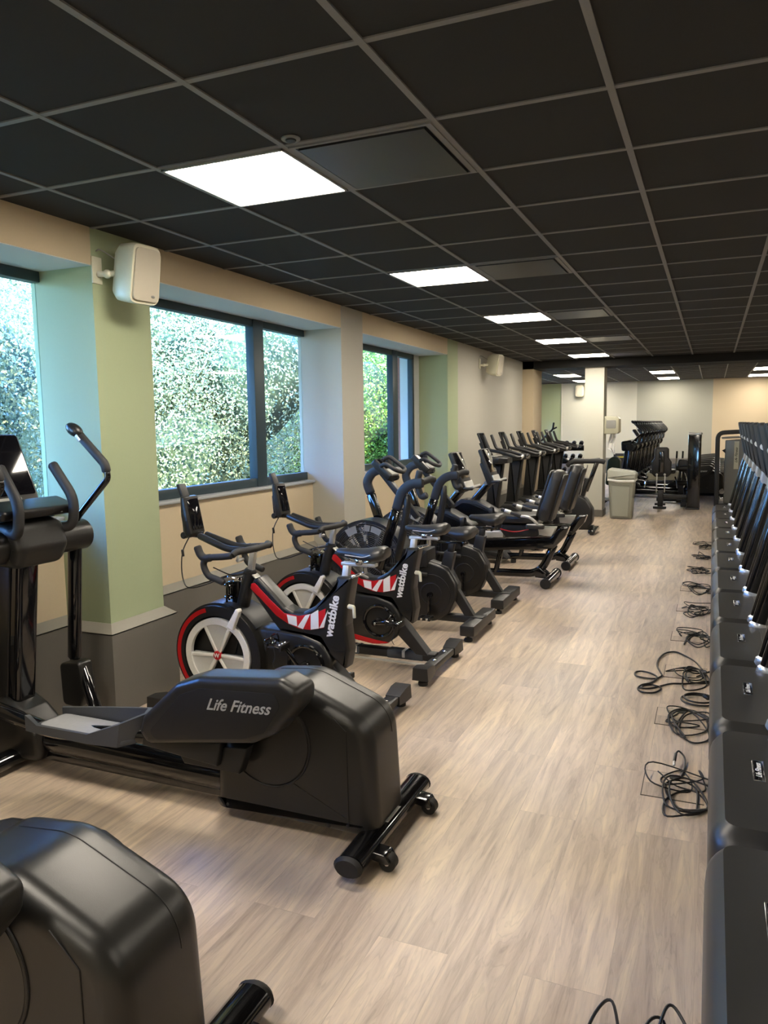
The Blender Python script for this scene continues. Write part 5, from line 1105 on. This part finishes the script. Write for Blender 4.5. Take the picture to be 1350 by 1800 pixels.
part('top_grip', r, 'grip', Tube(bend([(-1.95, y, .98), (-1.85, y, 1.05), (-1.45, y, 1.05), (-1.41, y, 1.03)], .04), .035, 12), Tube(bend([(-1.8, y+.2, 1.03), (-1.5, y+.2, 1.06)], .04), .03, 12))
part('step', r, 'pedal', *[Box(-1.92, -1.80, y+s*.14-.06, y+s*.14+.06, .2, .24, .01) for s in (-1, 1)])
ORG[0] = Vector((0, 0, 0))

# ================================================================== alcove: dumbbell rack and frame
r = thing('dumbbell_rack', 'sloping multi-tier rack full of dumbbells in the blue-lit alcove left of the pillar', 'rack', (-3.2, 18.2, 0))
part('end_frame', r, 'frame', *[Tube([(x, 17.9, 0), (x, 18.5, 1.25)], .04, 10, r2=.03, rect=True) for x in (-4.1, -2.55)], *[Box(x-.04, x+.04, 17.8, 18.7, 0, .06, .01) for x in (-4.1, -2.55)])
part('tier', r, 'frame', *[Rot(Box(-4.1, -2.55, -.12, .12, -.012, .012, .004), Matrix.Translation((0, 18.0+.15*i, .42+.3*i)) @ Matrix.Rotation(R(25), 4, 'X')) for i in range(3)])
ORG[0] = Vector((0, 0, 0))
first = None; q = 0
tiern = ['bottom', 'middle', 'top']
for i in range(3):
    for j in range(9):
        x = -4.0+.168*j; yy = 17.98+.15*i; z = .49+.3*i
        lb = 'black dumbbell on the %s tier of the alcove rack, %s from its left end' % (tiern[i], on[j] if j else 'first')
        if first is None:
            first = thing('dumbbell', lb, 'dumbbell', (x, yy, z), 'dumbbells on the alcove rack')
            part('handle', first, 'chrome', Tube([(x, yy-.08, z-.03), (x, yy+.08, z+.04)], .014, 8))
            part('head', first, 'rubber', Cyl((x, yy-.13, z-.055), (x, yy-.06, z-.025), .05, 12)); part('head', first, 'rubber', Cyl((x, yy+.06, z+.025), (x, yy+.13, z+.055), .05, 12))
            ORG[0] = Vector((0, 0, 0)); f0 = Vector((x, yy, z))
        else: dup(first, Vector((x, yy, z))-f0, lb)
r = thing('cable_crossover', 'dark angled lifting machine arm in the alcove in front of the green wall', 'weight machine', (-4.3, 20.0, 0))
part('frame', r, 'frame', Tube(bend([(-4.75, 20, .02), (-4.6, 20, 1.9), (-4.2, 20, 1.1)], .05), .05, 10, r2=.04, rect=True), Tube([(-4.65, 20, 1.5), (-3.9, 20, .95)], .045, 10), Box(-4.85, -3.8, 19.9, 20.1, 0, .06, .01), Box(-4.2, -4.1, 19.95, 20.05, .05, 1.15, .01))
part('pad', r, 'vinyl', Rot(Box(-.15, .15, -.1, .1, -.04, .04, .03), Matrix.Translation((-4.25, 20, 1.3)) @ Matrix.Rotation(R(50), 4, 'Y')))
part('arm', r, 'grip', Tube(bend([(-4.1, 20, 1.15), (-3.8, 20, 1.45), (-3.78, 20, 1.62)], .04), .025, 10), Tube([(-3.82, 20, 1.44), (-3.70, 20, 1.5)], .02, 8))
ORG[0] = Vector((0, 0, 0))
r = thing('workout_bench', 'dark green padded bench end standing between pillar and bin', 'bench', (-1.75, 15.6, 0))
part('pad', r, 'greenpad', Prism(rnd([(-1.92, .38), (-1.70, .36), (-1.64, .45), (-1.64, .86), (-1.70, .93), (-1.80, .93), (-1.88, .86)], .06), 15.5, 15.8, .05, 4))
part('frame', r, 'silver', Tube([(-1.75, 15.65, .40), (-1.72, 15.65, .12)], .02, 10), Tube([(-1.95, 15.55, .08), (-1.62, 15.55, .08)], .02, 10), Tube([(-1.95, 15.85, .08), (-1.62, 15.85, .08)], .02, 10), Tube([(-1.72, 15.55, .10), (-1.72, 15.85, .10)], .02, 10))
part('wheel', r, 'rubber', Cyl((-1.68, 15.5, .06), (-1.68, 15.54, .06), .06), Cyl((-1.95, 15.5, .05), (-1.95, 15.54, .05), .05), Cyl((-1.95, 15.86, .05), (-1.95, 15.9, .05), .05))
ORG[0] = Vector((0, 0, 0))
r = thing('storage_box', 'small black box with yellow writing seen over the bin lid', 'box', (-2.55, 24.3, 0))
part('body', r, 'black', Box(-2.75, -2.35, 24.15, 24.5, 0, .66, .01))
part('marking', r, 'yellow', Box(-2.66, -2.45, 24.145, 24.15, .54, .58), label='yellow marking')
ORG[0] = Vector((0, 0, 0))
for o_ in bpy.data.objects:
    if o_.type == 'MESH' and o_.parent is None and 'kind' not in o_ and 'category' not in o_: o_['kind'] = 'structure'
